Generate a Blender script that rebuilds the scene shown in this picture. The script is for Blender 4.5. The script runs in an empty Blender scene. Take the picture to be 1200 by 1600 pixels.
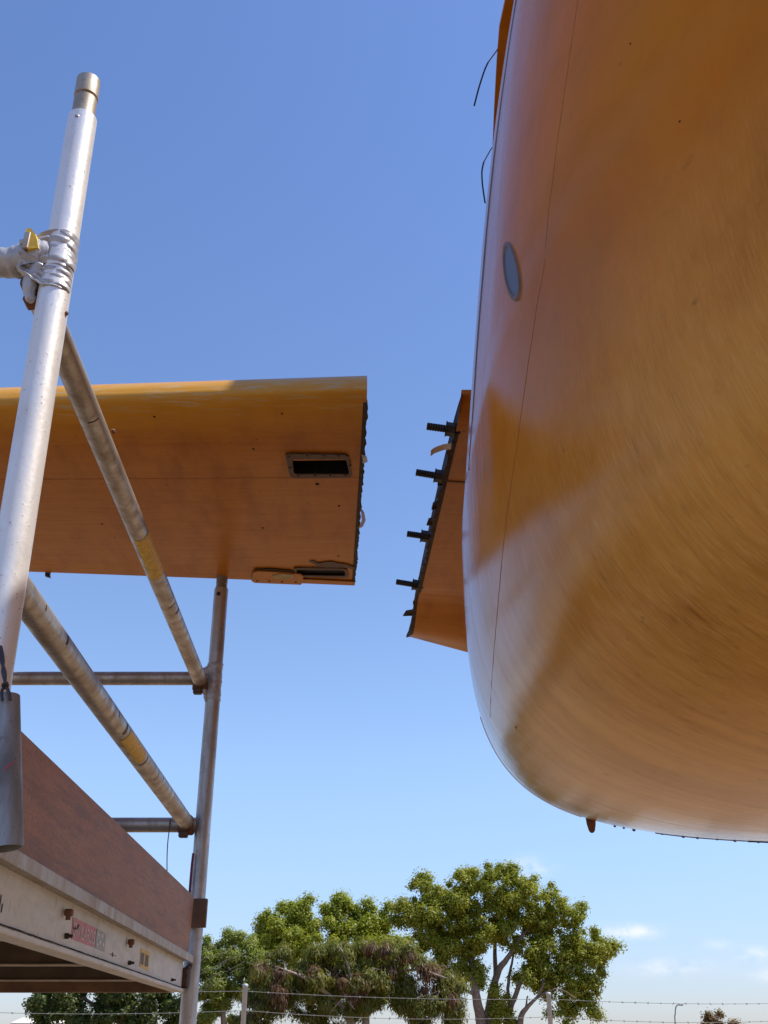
import bpy, math, random
import numpy as np
from mathutils import Vector, Matrix

random.seed(7)
RNG = np.random.default_rng(7)
sc = bpy.context.scene
COL = sc.collection
PI = math.pi
R = math.radians
CZ = 1.6                                  # eye height above the ground

# ------------------------------------------------------------------ camera
FPX = 1600.0
PITCH = math.atan(828.0 / 1600.0)
cam_d = bpy.data.cameras.new('camera')
cam = bpy.data.objects.new('camera', cam_d)
COL.objects.link(cam)
cam.location = (0, 0, CZ)
cam.rotation_euler = (PI / 2 + PITCH, 0, 0)
cam_d.sensor_fit = 'VERTICAL'
cam_d.sensor_height = 24.0
cam_d.lens = 24.0
cam_d.clip_start = 0.02
cam_d.clip_end = 6000
sc.camera = cam

# ------------------------------------------------------------------ sky and sun
SUN_AZ = R(-6)          # from +X towards +Y
SUN_EL = R(62.5)
w = bpy.data.worlds.new('World')
sc.world = w
w.use_nodes = True
nt = w.node_tree
nt.nodes.clear()
wo = nt.nodes.new('ShaderNodeOutputWorld')
bg = nt.nodes.new('ShaderNodeBackground')
sky = nt.nodes.new('ShaderNodeTexSky')
sky.sky_type = 'NISHITA'
sky.sun_disc = False
sky.sun_elevation = SUN_EL
sky.sun_rotation = PI / 2 - SUN_AZ
sky.altitude = 0
sky.air_density = 1.0
sky.dust_density = 0.45
sky.ozone_density = 2.6
bg.inputs['Strength'].default_value = 0.158
# a few small fair-weather clouds low over the horizon
tc = nt.nodes.new('ShaderNodeTexCoord')


def wmath(op, a, b=None):
    n = nt.nodes.new('ShaderNodeMath')
    n.operation = op
    for i, v in enumerate((a, b)):
        if v is None:
            continue
        if isinstance(v, (int, float)):
            n.inputs[i].default_value = v
        else:
            nt.links.new(v, n.inputs[i])
    return n.outputs[0]


def px_dir(px, py):
    xc = (px - 600) / FPX
    yc = (800 - py) / FPX
    c, s = math.cos(PITCH), math.sin(PITCH)
    return Vector((xc, c - yc * s, s + yc * c)).normalized()


sep = nt.nodes.new('ShaderNodeSeparateXYZ')
nt.links.new(tc.outputs['Generated'], sep.inputs[0])
az = wmath('ARCTAN2', sep.outputs['X'], sep.outputs['Y'])
el = wmath('ARCSINE', sep.outputs['Z'])
cn = nt.nodes.new('ShaderNodeTexNoise')
cn.inputs['Scale'].default_value = 38
cn.inputs['Detail'].default_value = 6
cn.inputs['Roughness'].default_value = 0.6
mp = nt.nodes.new('ShaderNodeMapping')
mp.inputs['Scale'].default_value = (1, 1, 1.5)
nt.links.new(tc.outputs['Generated'], mp.inputs[0])
nt.links.new(mp.outputs[0], cn.inputs['Vector'])
total = None
for (px, py, rx, ry, k) in ((985, 1455, 52, 11, 1.0), (1045, 1512, 62, 14, .75), (1180, 1491, 32, 11, .9),
                            (830, 1355, 34, 15, .8), (1120, 1475, 30, 8, .35), (1230, 1520, 60, 14, .6),
                            (120, 1540, 70, 10, .4), (-120, 1500, 80, 14, .8), (1450, 1470, 90, 20, .9),
                            (-500, 1480, 120, 18, .8), (1900, 1500, 120, 18, .8)):
    d = px_dir(px, py)
    a0 = math.atan2(d.x, d.y)
    e0 = math.asin(d.z)
    u = wmath('DIVIDE', wmath('SUBTRACT', az, a0), rx / FPX * .72)
    v = wmath('DIVIDE', wmath('SUBTRACT', el, e0), ry / FPX * .72)
    r2 = wmath('ADD', wmath('MULTIPLY', u, u), wmath('MULTIPLY', v, v))
    g = wmath('MULTIPLY', wmath('POWER', 2.718, wmath('MULTIPLY', r2, -0.9)), k)
    total = g if total is None else wmath('ADD', total, g)
cl = wmath('MULTIPLY', total, wmath('MULTIPLY', wmath('SUBTRACT', cn.outputs['Fac'], 0.34), 3.0))
cl.node.use_clamp = True
tint = nt.nodes.new('ShaderNodeMix')
tint.data_type = 'RGBA'
tint.blend_type = 'MULTIPLY'
tint.inputs['Factor'].default_value = 1.0
hi = nt.nodes.new('ShaderNodeMapRange')                 # deeper blue overhead, paler towards the horizon
hi.interpolation_type = 'SMOOTHSTEP'
hi.inputs['From Min'].default_value = 0.15
hi.inputs['From Max'].default_value = 0.95
nt.links.new(el, hi.inputs['Value'])
hic = nt.nodes.new('ShaderNodeMix')
hic.data_type = 'RGBA'
hic.inputs['A'].default_value = (0.99, 0.99, 1.06, 1)
hic.inputs['B'].default_value = (0.78, 0.86, 1.08, 1)
nt.links.new(hi.outputs[0], hic.inputs['Factor'])
nt.links.new(hic.outputs['Result'], tint.inputs['B'])
nt.links.new(sky.outputs[0], tint.inputs['A'])
hz = nt.nodes.new('ShaderNodeMapRange')                 # thicker low air dims the horizon a little, all the way round
hz.interpolation_type = 'SMOOTHSTEP'
hz.inputs['From Min'].default_value = 0.0
hz.inputs['From Max'].default_value = 0.26
hz.inputs['To Min'].default_value = 0.0
hz.inputs['To Max'].default_value = 1.0
nt.links.new(el, hz.inputs['Value'])
low = nt.nodes.new('ShaderNodeMix')
low.data_type = 'RGBA'
low.blend_type = 'MULTIPLY'
low.inputs['Factor'].default_value = 1.0
nt.links.new(tint.outputs['Result'], low.inputs['A'])
hzc = nt.nodes.new('ShaderNodeMix')
hzc.data_type = 'RGBA'
hzc.inputs['A'].default_value = (.63, .66, .80, 1)
hzc.inputs['B'].default_value = (1, 1.01, 1.0, 1)
nt.links.new(hz.outputs[0], hzc.inputs['Factor'])
nt.links.new(hzc.outputs['Result'], low.inputs['B'])
mixc = nt.nodes.new('ShaderNodeMix')
mixc.data_type = 'RGBA'
nt.links.new(cl, mixc.inputs['Factor'])
nt.links.new(low.outputs['Result'], mixc.inputs['A'])
mixc.inputs['B'].default_value = (5.3, 5.4, 5.6, 1)
nt.links.new(mixc.outputs['Result'], bg.inputs['Color'])
nt.links.new(bg.outputs[0], wo.inputs['Surface'])

SUN_DIR = Vector((math.cos(SUN_EL) * math.cos(SUN_AZ), math.cos(SUN_EL) * math.sin(SUN_AZ), math.sin(SUN_EL)))
sl = bpy.data.lights.new('sun', 'SUN')
sl.energy = 5.0
sl.angle = R(0.53)
sl.color = (1.0, 0.94, 0.85)
so = bpy.data.objects.new('sun', sl)
COL.objects.link(so)
so.location = (20, 8, 40)
so.rotation_euler = (-SUN_DIR).to_track_quat('-Z', 'Y').to_euler()

vs = sc.view_settings
vs.view_transform = 'Standard'
vs.look = 'None'
vs.exposure = 0.3
vs.gamma = 1.0
vs.use_curve_mapping = False


# ------------------------------------------------------------------ helpers
def U(px, py, Y):
    """point on the sight line of a photograph pixel at forward distance Y (relative to the eye)"""
    d = px_dir(px, py)
    return Vector(d) * (Y / d.y)


def UZ(px, py, z):
    d = px_dir(px, py)
    return Vector(d) * (z / d.z)


def thing(name, label, cat, loc, group=None):
    o = bpy.data.objects.new(name, None)
    COL.objects.link(o)
    o.empty_display_size = .1
    o.location = (loc[0], loc[1], loc[2] + CZ)
    tag(o, label, cat, group)
    return o


def tag(o, label, cat, group=None):
    o['label'] = label
    o['category'] = cat
    if group:
        o['group'] = group
    return o


def base_of(o):
    p = Vector((0, 0, 0))
    while o is not None:
        p = p + Vector(o.location)
        o = o.parent
    return p


def mk(name, V, F, mat, parent=None, smooth=False, uv=None, loc=None):
    """one mesh object; V is relative to the eye"""
    me = bpy.data.meshes.new(name)
    V = np.asarray(V, dtype=float).reshape(-1, 3)
    o = bpy.data.objects.new(name, me)
    COL.objects.link(o)
    if parent is not None:
        o.parent = parent
        off = np.array(base_of(parent))
        c = V.mean(0) + np.array((0, 0, CZ)) - off if loc is None else np.array(loc)
        o.location = c
    else:
        off = np.zeros(3)
        c = np.array((V[:, 0].mean(), V[:, 1].mean(), V[:, 2].min() + CZ)) if loc is None else np.array(loc)
        o.location = c
    L = V + np.array((0, 0, CZ)) - off - c
    me.from_pydata(L.tolist(), [], [tuple(f) for f in F])
    if smooth:
        me.polygons.foreach_set('use_smooth', [True] * len(me.polygons))
    if uv is not None:
        ul = me.uv_layers.new(name='uv')
        li = np.empty(len(me.loops), dtype=np.int32)
        me.loops.foreach_get('vertex_index', li)
        ul.data.foreach_set('uv', np.asarray(uv, dtype=float)[li].ravel())
    if mat is not None:
        me.materials.append(mat)
    me.update()
    return o


class MB:
    def __init__(self):
        self.v, self.f = [], []

    def add(self, V, F):
        b = len(self.v)
        self.v += [tuple(p) for p in V]
        self.f += [tuple(b + i for i in f) for f in F]
        return self

    def box(self, c, hx, hy, hz, bev=0.0):
        """box: centre and three half-axis vectors, with chamfered edges"""
        c = Vector(c)
        ax = [Vector(hx), Vector(hy), Vector(hz)]
        ln = [a.length for a in ax]
        b = min(bev, .4 * min(ln))
        if b <= 0:
            V = [c + sx * ax[0] + sy * ax[1] + sz * ax[2] for sx in (-1, 1) for sy in (-1, 1) for sz in (-1, 1)]
            F = [(0, 1, 3, 2), (4, 6, 7, 5), (0, 4, 5, 1), (2, 3, 7, 6), (0, 2, 6, 4), (1, 5, 7, 3)]
            if ax[0].cross(ax[1]).dot(ax[2]) < 0:
                F = [f[::-1] for f in F]
            return self.add(V, F)
        n = [a.normalized() for a in ax]
        V = []
        idx = {}
        for sx in (-1, 1):
            for sy in (-1, 1):
                for sz in (-1, 1):
                    s = (sx, sy, sz)
                    for k in range(3):
                        p = c.copy()
                        for j in range(3):
                            p += s[j] * n[j] * (ln[j] - (0 if j == k else b))
                        idx[(s, k)] = len(V)
                        V.append(p)
        F = []
        S = (-1, 1)
        for k in range(3):
            a, d = [j for j in range(3) if j != k]
            for s in S:
                q = []
                for (p, r) in ((-1, -1), (1, -1), (1, 1), (-1, 1)):
                    t = [0, 0, 0]
                    t[k], t[a], t[d] = s, p, r
                    q.append(idx[(tuple(t), k)])
                F.append(q)
        for k in range(3):                       # edges along axis k
            a, d = [j for j in range(3) if j != k]
            for p in S:
                for r in S:
                    t0, t1 = [0, 0, 0], [0, 0, 0]
                    t0[k], t1[k] = -1, 1
                    t0[a] = t1[a] = p
                    t0[d] = t1[d] = r
                    t0, t1 = tuple(t0), tuple(t1)
                    F.append([idx[(t0, a)], idx[(t1, a)], idx[(t1, d)], idx[(t0, d)]])
        for sx in S:
            for sy in S:
                for sz in S:
                    s = (sx, sy, sz)
                    F.append([idx[(s, 0)], idx[(s, 1)], idx[(s, 2)]])
        out = []
        for f in F:
            pts = [V[i] for i in f]
            m = sum(pts, Vector()) / len(pts) - c
            nn = (pts[1] - pts[0]).cross(pts[2] - pts[0])
            out.append(f if nn.dot(m) > 0 else f[::-1])
        return self.add(V, out)

    def tube(self, pts, rad, n=20, caps=True, hollow=0.0, jit=None):
        pts = [Vector(p) for p in pts]
        if isinstance(rad, (int, float)):
            rad = [rad] * len(pts)
        rings = []
        up = None
        for i, p in enumerate(pts):
            t = (pts[min(i + 1, len(pts) - 1)] - pts[max(i - 1, 0)]).normalized()
            if up is None:
                up = Vector((0, 0, 1)) if abs(t.z) < .9 else Vector((1, 0, 0))
            a = t.cross(up).normalized()
            up = a.cross(t).normalized()
            ring = []
            for k in range(n):
                th = 2 * PI * k / n
                rr = rad[i]
                if jit:
                    rr += jit(i, th)
                ring.append(p + rr * (math.cos(th) * a + math.sin(th) * up))
            rings.append(ring)
        V = [q for r in rings for q in r]
        F = []
        for i in range(len(pts) - 1):
            for k in range(n):
                k2 = (k + 1) % n
                F.append((i * n + k, (i + 1) * n + k, (i + 1) * n + k2, i * n + k2))
        if caps and not hollow:
            F.append(tuple(range(n)))
            F.append(tuple((len(pts) - 1) * n + k for k in range(n - 1, -1, -1)))
        self.add(V, F)
        if hollow:
            m = MB()
            m.tube(pts, [r - hollow for r in rad], n, caps=False)
            b = len(self.v)
            self.add(m.v, [f[::-1] for f in m.f])
            o0 = b - len(V)
            for (i, flip) in ((0, False), (len(pts) - 1, True)):
                for k in range(n):
                    k2 = (k + 1) % n
                    q = (o0 + i * n + k, o0 + i * n + k2, b + i * n + k2, b + i * n + k)
                    self.f.append(q if not flip else q[::-1])
        return self

    def dome(self, c, nrm, r, h, n=10):
        nrm = Vector(nrm).normalized()
        a = nrm.orthogonal().normalized()
        b = nrm.cross(a)
        V = []
        prof = ((1, -.3), (1, .35), (.75, .8), (.3, 1))
        for (q, z) in prof:
            for k in range(n):
                t = 2 * PI * k / n
                V.append(Vector(c) + q * r * (math.cos(t) * a + math.sin(t) * b) + nrm * h * z)
        F = []
        for i in range(3):
            for k in range(n):
                k2 = (k + 1) % n
                F.append((i * n + k, i * n + k2, (i + 1) * n + k2, (i + 1) * n + k))
        F.append(tuple(3 * n + k for k in range(n)))
        return self.add(V, F)

    def make(self, name, mat, parent=None, smooth=False, **kw):
        return mk(name, self.v, self.f, mat, parent, smooth, **kw)


def shade_auto(o, ang=40):
    me = o.data
    me.polygons.foreach_set('use_smooth', [True] * len(me.polygons))
    try:
        me.set_sharp_from_angle(angle=R(ang))
    except Exception:
        pass
    return o


# ------------------------------------------------------------------ materials
class NT:
    def __init__(self, name):
        self.m = bpy.data.materials.new(name)
        self.m.use_nodes = True
        self.t = self.m.node_tree
        self.b = self.t.nodes['Principled BSDF']
        self.out = self.t.nodes['Material Output']
        self.tc = self.t.nodes.new('ShaderNodeTexCoord')

    def n(self, k):
        return self.t.nodes.new(k)

    def l(self, a, b):
        self.t.links.new(a, b)

    def coord(self, scale=(1, 1, 1), which='Object', rot=(0, 0, 0)):
        m = self.n('ShaderNodeMapping')
        m.inputs['Scale'].default_value = scale
        m.inputs['Rotation'].default_value = rot
        self.l(self.tc.outputs[which], m.inputs[0])
        return m.outputs[0]

    def noise(self, vec, scale, detail=4, rough=.55, dist=0.0):
        n = self.n('ShaderNodeTexNoise')
        n.inputs['Scale'].default_value = scale
        n.inputs['Detail'].default_value = detail
        n.inputs['Roughness'].default_value = rough
        n.inputs['Distortion'].default_value = dist
        self.l(vec, n.inputs['Vector'])
        return n.outputs['Fac']

    def ramp(self, fac, a, b, lo=0.0, hi=1.0):
        n = self.n('ShaderNodeMapRange')
        n.inputs['From Min'].default_value = a
        n.inputs['From Max'].default_value = b
        n.inputs['To Min'].default_value = lo
        n.inputs['To Max'].default_value = hi
        self.l(fac, n.inputs['Value'])
        return n.outputs[0]

    def mix(self, fac, a, b, blend='MIX'):
        n = self.n('ShaderNodeMix')
        n.data_type = 'RGBA'
        n.blend_type = blend
        for k, v in (('Factor', fac), ('A', a), ('B', b)):
            if isinstance(v, (int, float)):
                n.inputs[k].default_value = v
            elif isinstance(v, tuple):
                n.inputs[k].default_value = (*v, 1) if len(v) == 3 else v
            else:
                self.l(v, n.inputs[k])
        return n.outputs['Result']

    def mth(self, op, a, b=0.0):
        n = self.n('ShaderNodeMath')
        n.operation = op
        for i, v in enumerate((a, b)):
            if isinstance(v, (int, float)):
                n.inputs[i].default_value = v
            else:
                self.l(v, n.inputs[i])
        return n.outputs[0]

    def bump(self, h, strength, dist, prev=None):
        n = self.n('ShaderNodeBump')
        n.inputs['Strength'].default_value = strength
        n.inputs['Distance'].default_value = dist
        self.l(h, n.inputs['Height'])
        if prev is not None:
            self.l(prev, n.inputs['Normal'])
        return n.outputs[0]

    def set(self, **kw):
        for k, v in kw.items():
            s = self.b.inputs[k.replace('_', ' ')]
            if isinstance(v, (int, float)):
                s.default_value = v
            elif isinstance(v, tuple):
                s.default_value = (*v, 1) if len(v) == 3 else v
            else:
                self.l(v, s)
        return self.m


def plain(name, col, rough=.6, metal=0.0, var=.25, scale=30, bump=.15):
    t = NT(name)
    v = t.coord()
    f = t.noise(v, scale, 5)
    c = t.mix(t.ramp(f, .3, .7), tuple(x * (1 - var) for x in col), tuple(min(1, x * (1 + var)) for x in col))
    return t.set(Base_Color=c, Roughness=t.ramp(f, .2, .8, max(.05, rough - .12), min(1, rough + .12)), Metallic=metal,
                 Normal=t.bump(f, bump, .004))


def mat_fuselage():
    t = NT('worn_orange_gloss_paint')
    uv = t.coord((1, 1, 1), 'UV')
    st = t.noise(t.coord((42, 1.6, 1), 'UV', (0, 0, R(-7))), 1.0, 6, .65, .15)       # brush marks running round the girth
    st2 = t.noise(t.coord((14, 1.1, 1), 'UV', (0, 0, R(-11))), 1.0, 5, .6, .5)
    patch = t.noise(uv, 2.1, 4, .6, .5)
    fine = t.noise(t.coord((400, 34, 1), 'UV', (0, 0, R(-7))), 1.0, 4, .65)
    spots = t.noise(uv, 34, 3, .5, .3)
    dash = t.noise(t.coord((70, 16, 1), 'UV', (0, 0, R(-14))), 1.0, 4, .7, .3)
    broad = t.noise(t.coord((2.6, 1.9, 1), 'UV', (0, 0, R(24))), 1.0, 5, .62, .7)
    mott = t.noise(uv, 7.5, 6, .68, .4)
    # the belly collects more grime than the flank
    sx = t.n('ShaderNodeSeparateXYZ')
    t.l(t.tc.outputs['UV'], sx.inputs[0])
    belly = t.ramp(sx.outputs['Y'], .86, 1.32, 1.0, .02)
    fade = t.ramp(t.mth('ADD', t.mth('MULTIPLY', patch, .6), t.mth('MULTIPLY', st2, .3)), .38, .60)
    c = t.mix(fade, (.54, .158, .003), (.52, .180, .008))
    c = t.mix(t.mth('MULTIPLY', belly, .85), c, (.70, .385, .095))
    c = t.mix(t.ramp(broad, .44, .70, 0, .55), c, (.34, .100, .005))
    c = t.mix(t.ramp(mott, .52, .76, 0, .30), c, (.29, .105, .014))
    c = t.mix(t.mth('MULTIPLY', t.ramp(st, .42, .75, 0, .50), belly), c, (.29, .105, .014))
    c = t.mix(t.mth('MULTIPLY', t.ramp(dash, .57, .74, 0, .50), belly), c, (.20, .072, .013))
    c = t.mix(t.ramp(spots, .69, .77, 0, .40), c, (.13, .055, .018))
    c = t.mix(t.mth('MULTIPLY', t.ramp(fine, .45, .75, 0, .50), belly), c, (.72, .46, .17))
    rg = t.mth('ADD', t.ramp(st, .3, .8, .06, .20), t.ramp(patch, .4, .7, 0, .06))
    wav = t.noise(uv, 2.6, 2, .4)
    dent = t.noise(uv, 8.0, 2, .5)
    nb = t.bump(wav, .30, .02)
    nb = t.bump(dent, .12, .008, nb)
    nb = t.bump(st, .08, .004, nb)
    nb = t.bump(dash, .07, .003, nb)
    nb = t.bump(fine, .10, .002, nb)
    return t.set(Base_Color=c, Roughness=rg, Normal=nb, IOR=1.36, Specular_IOR_Level=t.ramp(sx.outputs['Y'], 1.05, 1.45, .40, .03), Specular_Tint=(1.0, .55, .22))


def mat_wing(lit_edge=False):
    t = NT('faded_orange_wing_paint')
    co = t.coord((3, 40, 8))
    st = t.noise(co, 1.4, 6, .65, .2)
    pt = t.noise(t.coord(), 2.2, 5, .6, .4)
    sp = t.noise(t.coord(), 46, 3, .5)
    ch = t.noise(t.coord((10, 3, 3)), 1.3, 4, .6)
    c = t.mix(t.ramp(pt, .35, .68), (.41, .146, .009), (.44, .170, .014))
    c = t.mix(t.ramp(st, .4, .75, 0, .5), c, (.30, .095, .008))
    c = t.mix(t.ramp(ch, .48, .72, 0, .55), c, (.24, .072, .009))
    c = t.mix(t.ramp(sp, .70, .76, 0, .8), c, (.08, .04, .02))
    if lit_edge:                                  # sunlit band put into the colour along the leading edge, plus pale chipped paint
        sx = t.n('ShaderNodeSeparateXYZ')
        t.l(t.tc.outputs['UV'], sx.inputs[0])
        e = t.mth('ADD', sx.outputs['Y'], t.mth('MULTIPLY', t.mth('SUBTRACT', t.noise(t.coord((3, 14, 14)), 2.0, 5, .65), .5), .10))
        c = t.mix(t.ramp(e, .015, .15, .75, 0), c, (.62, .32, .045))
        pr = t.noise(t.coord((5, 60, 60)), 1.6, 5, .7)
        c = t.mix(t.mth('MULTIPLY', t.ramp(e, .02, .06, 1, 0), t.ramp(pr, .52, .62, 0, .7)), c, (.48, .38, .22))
    return t.set(Base_Color=c, Roughness=t.ramp(st, .3, .8, .26, .42), Normal=t.bump(st, .12, .003, t.bump(pt, .25, .02)),
                 IOR=1.30)


def mat_tube(name, base=(.60, .60, .60), dirt=(.26, .21, .16), amt=.5, metal=.9, rough=.42):
    t = NT(name)
    v = t.coord()
    n1 = t.noise(t.coord((1, 1, .25)), 26, 6, .65, .3)
    n2 = t.noise(v, 110, 4, .6)
    n3 = t.noise(v, 9, 3, .5)
    c = t.mix(t.ramp(n1, .35, .75, 0, amt), base, dirt)
    c = t.mix(t.ramp(n3, .5, .75, 0, amt * .8), c, tuple(x * .75 for x in dirt))
    c = t.mix(t.ramp(n2, .62, .72, 0, .6), c, (.10, .085, .07))
    r = t.mth('ADD', t.ramp(n1, .3, .8, rough - .08, rough + .2), t.ramp(n2, .4, .8, 0, .1))
    return t.set(Base_Color=c, Metallic=t.ramp(n1, .3, .8, metal, metal * .55), Roughness=r,
                 Normal=t.bump(n2, .14, .002, t.bump(n1, .16, .004)))


def mat_ply():
    t = NT('weathered_form_plywood')
    g = t.noise(t.coord((6, 6, 70)), 1.5, 6, .6, .6)
    b = t.noise(t.coord((3, 5, 9)), 1.1, 4, .6, .5)
    f = t.noise(t.coord(), 160, 3)
    c = t.mix(t.ramp(b, .35, .68), (.35, .135, .045), (.36, .170, .068))
    c = t.mix(t.ramp(g, .4, .7, 0, .55), c, (.17, .080, .040))
    c = t.mix(t.ramp(f, .5, .7, 0, .5), c, (.09, .05, .035))
    d = t.noise(t.coord((2, 2.2, 14)), 2.2, 5, .65, .5)
    c = t.mix(t.ramp(d, .5, .75, 0, .6), c, (.10, .05, .035))
    return t.set(Base_Color=c, Roughness=.62, Normal=t.bump(g, .2, .003))


def mat_white_beam():
    t = NT('chalky_white_beam_paint')
    v = t.coord()
    n1 = t.noise(v, 60, 6, .7)
    n2 = t.noise(t.coord((2, 2, 8)), 5, 5, .6, .4)
    n3 = t.noise(v, 14, 5, .7)
    c = t.mix(t.ramp(n2, .35, .7), (.62, .62, .60), (.50, .49, .46))
    c = t.mix(t.ramp(n1, .58, .68, 0, .55), c, (.19, .16, .13))
    c = t.mix(t.ramp(n3, .60, .74, 0, .6), c, (.33, .26, .19))
    return t.set(Base_Color=c, Roughness=.6, Normal=t.bump(n1, .2, .002))


def mat_leaf(name, c1, c2, c3, scale=.9):
    t = NT(name)
    n = t.noise(t.coord(), scale, 3, .6)
    n2 = t.noise(t.coord(), 9, 2, .5)
    c = t.mix(t.ramp(n, .35, .65), c1, c2)
    c = t.mix(t.ramp(n2, .5, .75, 0, .8), c, c3)
    d = t.n('ShaderNodeBsdfDiffuse')
    tr = t.n('ShaderNodeBsdfTranslucent')
    gl = t.n('ShaderNodeBsdfGlossy')
    gl.inputs['Roughness'].default_value = .45
    mx = t.n('ShaderNodeMixShader')
    mx.inputs[0].default_value = .5
    m2 = t.n('ShaderNodeMixShader')
    m2.inputs[0].default_value = .02
    t.l(c, d.inputs[0])
    t.l(t.mix(1.0, c, (1.2, 1.25, .6), 'MULTIPLY'), tr.inputs[0])
    t.l(d.outputs[0], mx.inputs[1])
    t.l(tr.outputs[0], mx.inputs[2])
    t.l(mx.outputs[0], m2.inputs[1])
    t.l(gl.outputs[0], m2.inputs[2])
    t.l(m2.outputs[0], t.out.inputs['Surface'])
    return t.m


def mat_ground():
    t = NT('dry_airfield_ground')
    n1 = t.noise(t.coord(), .06, 6, .6)
    n2 = t.noise(t.coord(), 1.7, 6, .7)
    n3 = t.noise(t.coord(), 24, 4, .7)
    c = t.mix(t.ramp(n1, .35, .65), (.30, .185, .095), (.22, .15, .075))
    c = t.mix(t.ramp(n2, .35, .7, 0, .6), c, (.34, .215, .125))
    c = t.mix(t.ramp(n3, .4, .7, 0, .4), c, (.14, .105, .065))
    return t.set(Base_Color=c, Roughness=.9, Normal=t.bump(n3, .5, .05))


M_FUS = mat_fuselage()
M_WING = mat_wing()
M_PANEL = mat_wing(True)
M_POLE = mat_tube('bright_scaffold_aluminium', (.86, .86, .86), (.42, .40, .36), .30, .45, .34)
M_TUBE = mat_tube('weathered_scaffold_tube', (.48, .46, .43), (.25, .18, .12), .85, .8, .42)
M_SPIG = mat_tube('stained_spigot_steel', (.50, .45, .38), (.26, .19, .12), .7, .75, .45)
M_GALV = mat_tube('galvanised_steel', (.36, .38, .40), (.19, .18, .17), .7, .8, .45)
M_FARP = mat_tube('grey_scaffold_tube', (.50, .51, .53), (.25, .22, .20), .7, .75, .42)
M_PIPE = mat_tube('dull_pipe_steel', (.33, .36, .39), (.11, .11, .11), .95, .6, .5)
M_TAPE = plain('grey_duct_tape', (.40, .41, .45), .38, .15, .18, 40, .5)
M_PLY = mat_ply()
M_DECK = plain('dark_deck_plywood', (.085, .062, .045), .75, 0, .35, 14)
M_TIMBER = plain('brown_end_timber', (.15, .085, .05), .7, 0, .4, 18)
M_BEAM = mat_white_beam()
M_FLANGE = mat_tube('dusty_flange_metal', (.46, .44, .41), (.34, .25, .15), .8, .35, .55)
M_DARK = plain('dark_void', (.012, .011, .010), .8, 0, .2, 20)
M_BLACK = plain('black_steel', (.030, .026, .024), .5, .6, .3, 60, .2)
M_SEAL = plain('dark_sealant', (.040, .024, .018), .8, 0, .5, 90, .5)
M_RUST = plain('rusty_bracket', (.16, .07, .035), .75, .2, .5, 70, .4)
M_FRAME = plain('dirty_frame_metal', (.085, .050, .036), .55, .35, .5, 60, .3)
M_YEL = plain('yellow_paint', (.70, .47, .045), .55, 0, .2, 60)
M_YLAB = plain('yellow_label', (.62, .42, .07), .6, 0, .25, 80)
M_PINK = plain('faded_red_label', (.52, .20, .23), .6, 0, .28, 90)
M_GREYL = plain('faded_grey_label', (.33, .35, .37), .6, 0, .3, 90)
M_LETTER = plain('faded_white_print', (.66, .55, .57), .6, 0, .15, 90)
M_INK = plain('black_ink', (.03, .025, .03), .7, 0, .3, 60)
M_REDINK = plain('red_ink', (.40, .03, .06), .6, 0, .3, 60)
M_WIRE = plain('dark_tie_wire', (.07, .06, .06), .5, .6, .3, 60)
M_STRAP = plain('purple_strap', (.16, .03, .08), .7, 0, .3, 60)
M_LENS = plain('grey_blue_lens', (.10, .11, .14), .5, 0, .2, 20, .02)
M_JOINT = plain('faint_joint_dirt', (.30, .115, .018), .6, 0, .35, 60)
M_BARB = plain('weathered_barbed_wire', (.17, .17, .16), .75, .1, .3, 60)
M_POST = mat_tube('pale_fence_pipe', (.44, .45, .46), (.35, .33, .31), .5, .4, .5)
M_SLATE = plain('slate_limb_reflection', (.060, .062, .095), .6, 0, .3, 60)
M_RIM = plain('brown_rim', (.16, .08, .04), .5, 0, .3, 40)
M_SEAM = plain('dark_seam_dirt', (.17, .075, .025), .6, 0, .4, 40)
M_RAG = plain('white_fabric', (.62, .62, .62), .8, 0, .15, 60)
M_PRIMER = plain('bare_primer', (.34, .27, .13), .7, 0, .35, 40)
M_BARK = plain('grey_brown_bark', (.19, .145, .115), .9, 0, .4, 7, .8)
M_PBARK = plain('pale_bark', (.26, .21, .17), .9, 0, .3, 7, .8)
M_LEAF1 = mat_leaf('yellow_green_leaf', (.19, .225, .018), (.30, .305, .028), (.41, .39, .05))
M_LEAF2 = mat_leaf('bright_green_leaf', (.22, .265, .020), (.32, .345, .030), (.42, .41, .06))
M_LEAF3 = mat_leaf('olive_feather_leaf', (.135, .165, .024), (.20, .20, .036), (.26, .18, .07))
M_POD = mat_leaf('brown_seed_pod', (.15, .085, .05), (.19, .115, .07), (.125, .07, .045))
M_LEAF4 = mat_leaf('light_green_leaf', (.17, .22, .035), (.26, .30, .05), (.38, .40, .11))
M_LEAF5 = mat_leaf('dark_green_leaf', (.05, .08, .016), (.09, .12, .024), (.22, .23, .06))
M_BUSH = mat_leaf('russet_bush_leaf', (.13, .11, .03), (.22, .13, .05), (.27, .13, .06))
M_ROOF = plain('pale_shed_roof', (.62, .58, .50), .7, 0, .1, 8)
M_WALLP = plain('cream_shed_wall', (.50, .45, .36), .8, 0, .1, 8)

# ------------------------------------------------------------------ ground
g = MB()
n = 40
ext = np.sign(np.linspace(-1, 1, n)) * np.abs(np.linspace(-1, 1, n)) ** 2.6 * 2600
V = [(x, y, -CZ) for y in ext for x in ext]
F = [(j * n + i, j * n + i + 1, (j + 1) * n + i + 1, (j + 1) * n + i) for j in range(n - 1) for i in range(n - 1)]
o = mk('ground', V, F, mat_ground(), loc=(0, 0, 0))
o['kind'] = 'structure'

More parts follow.
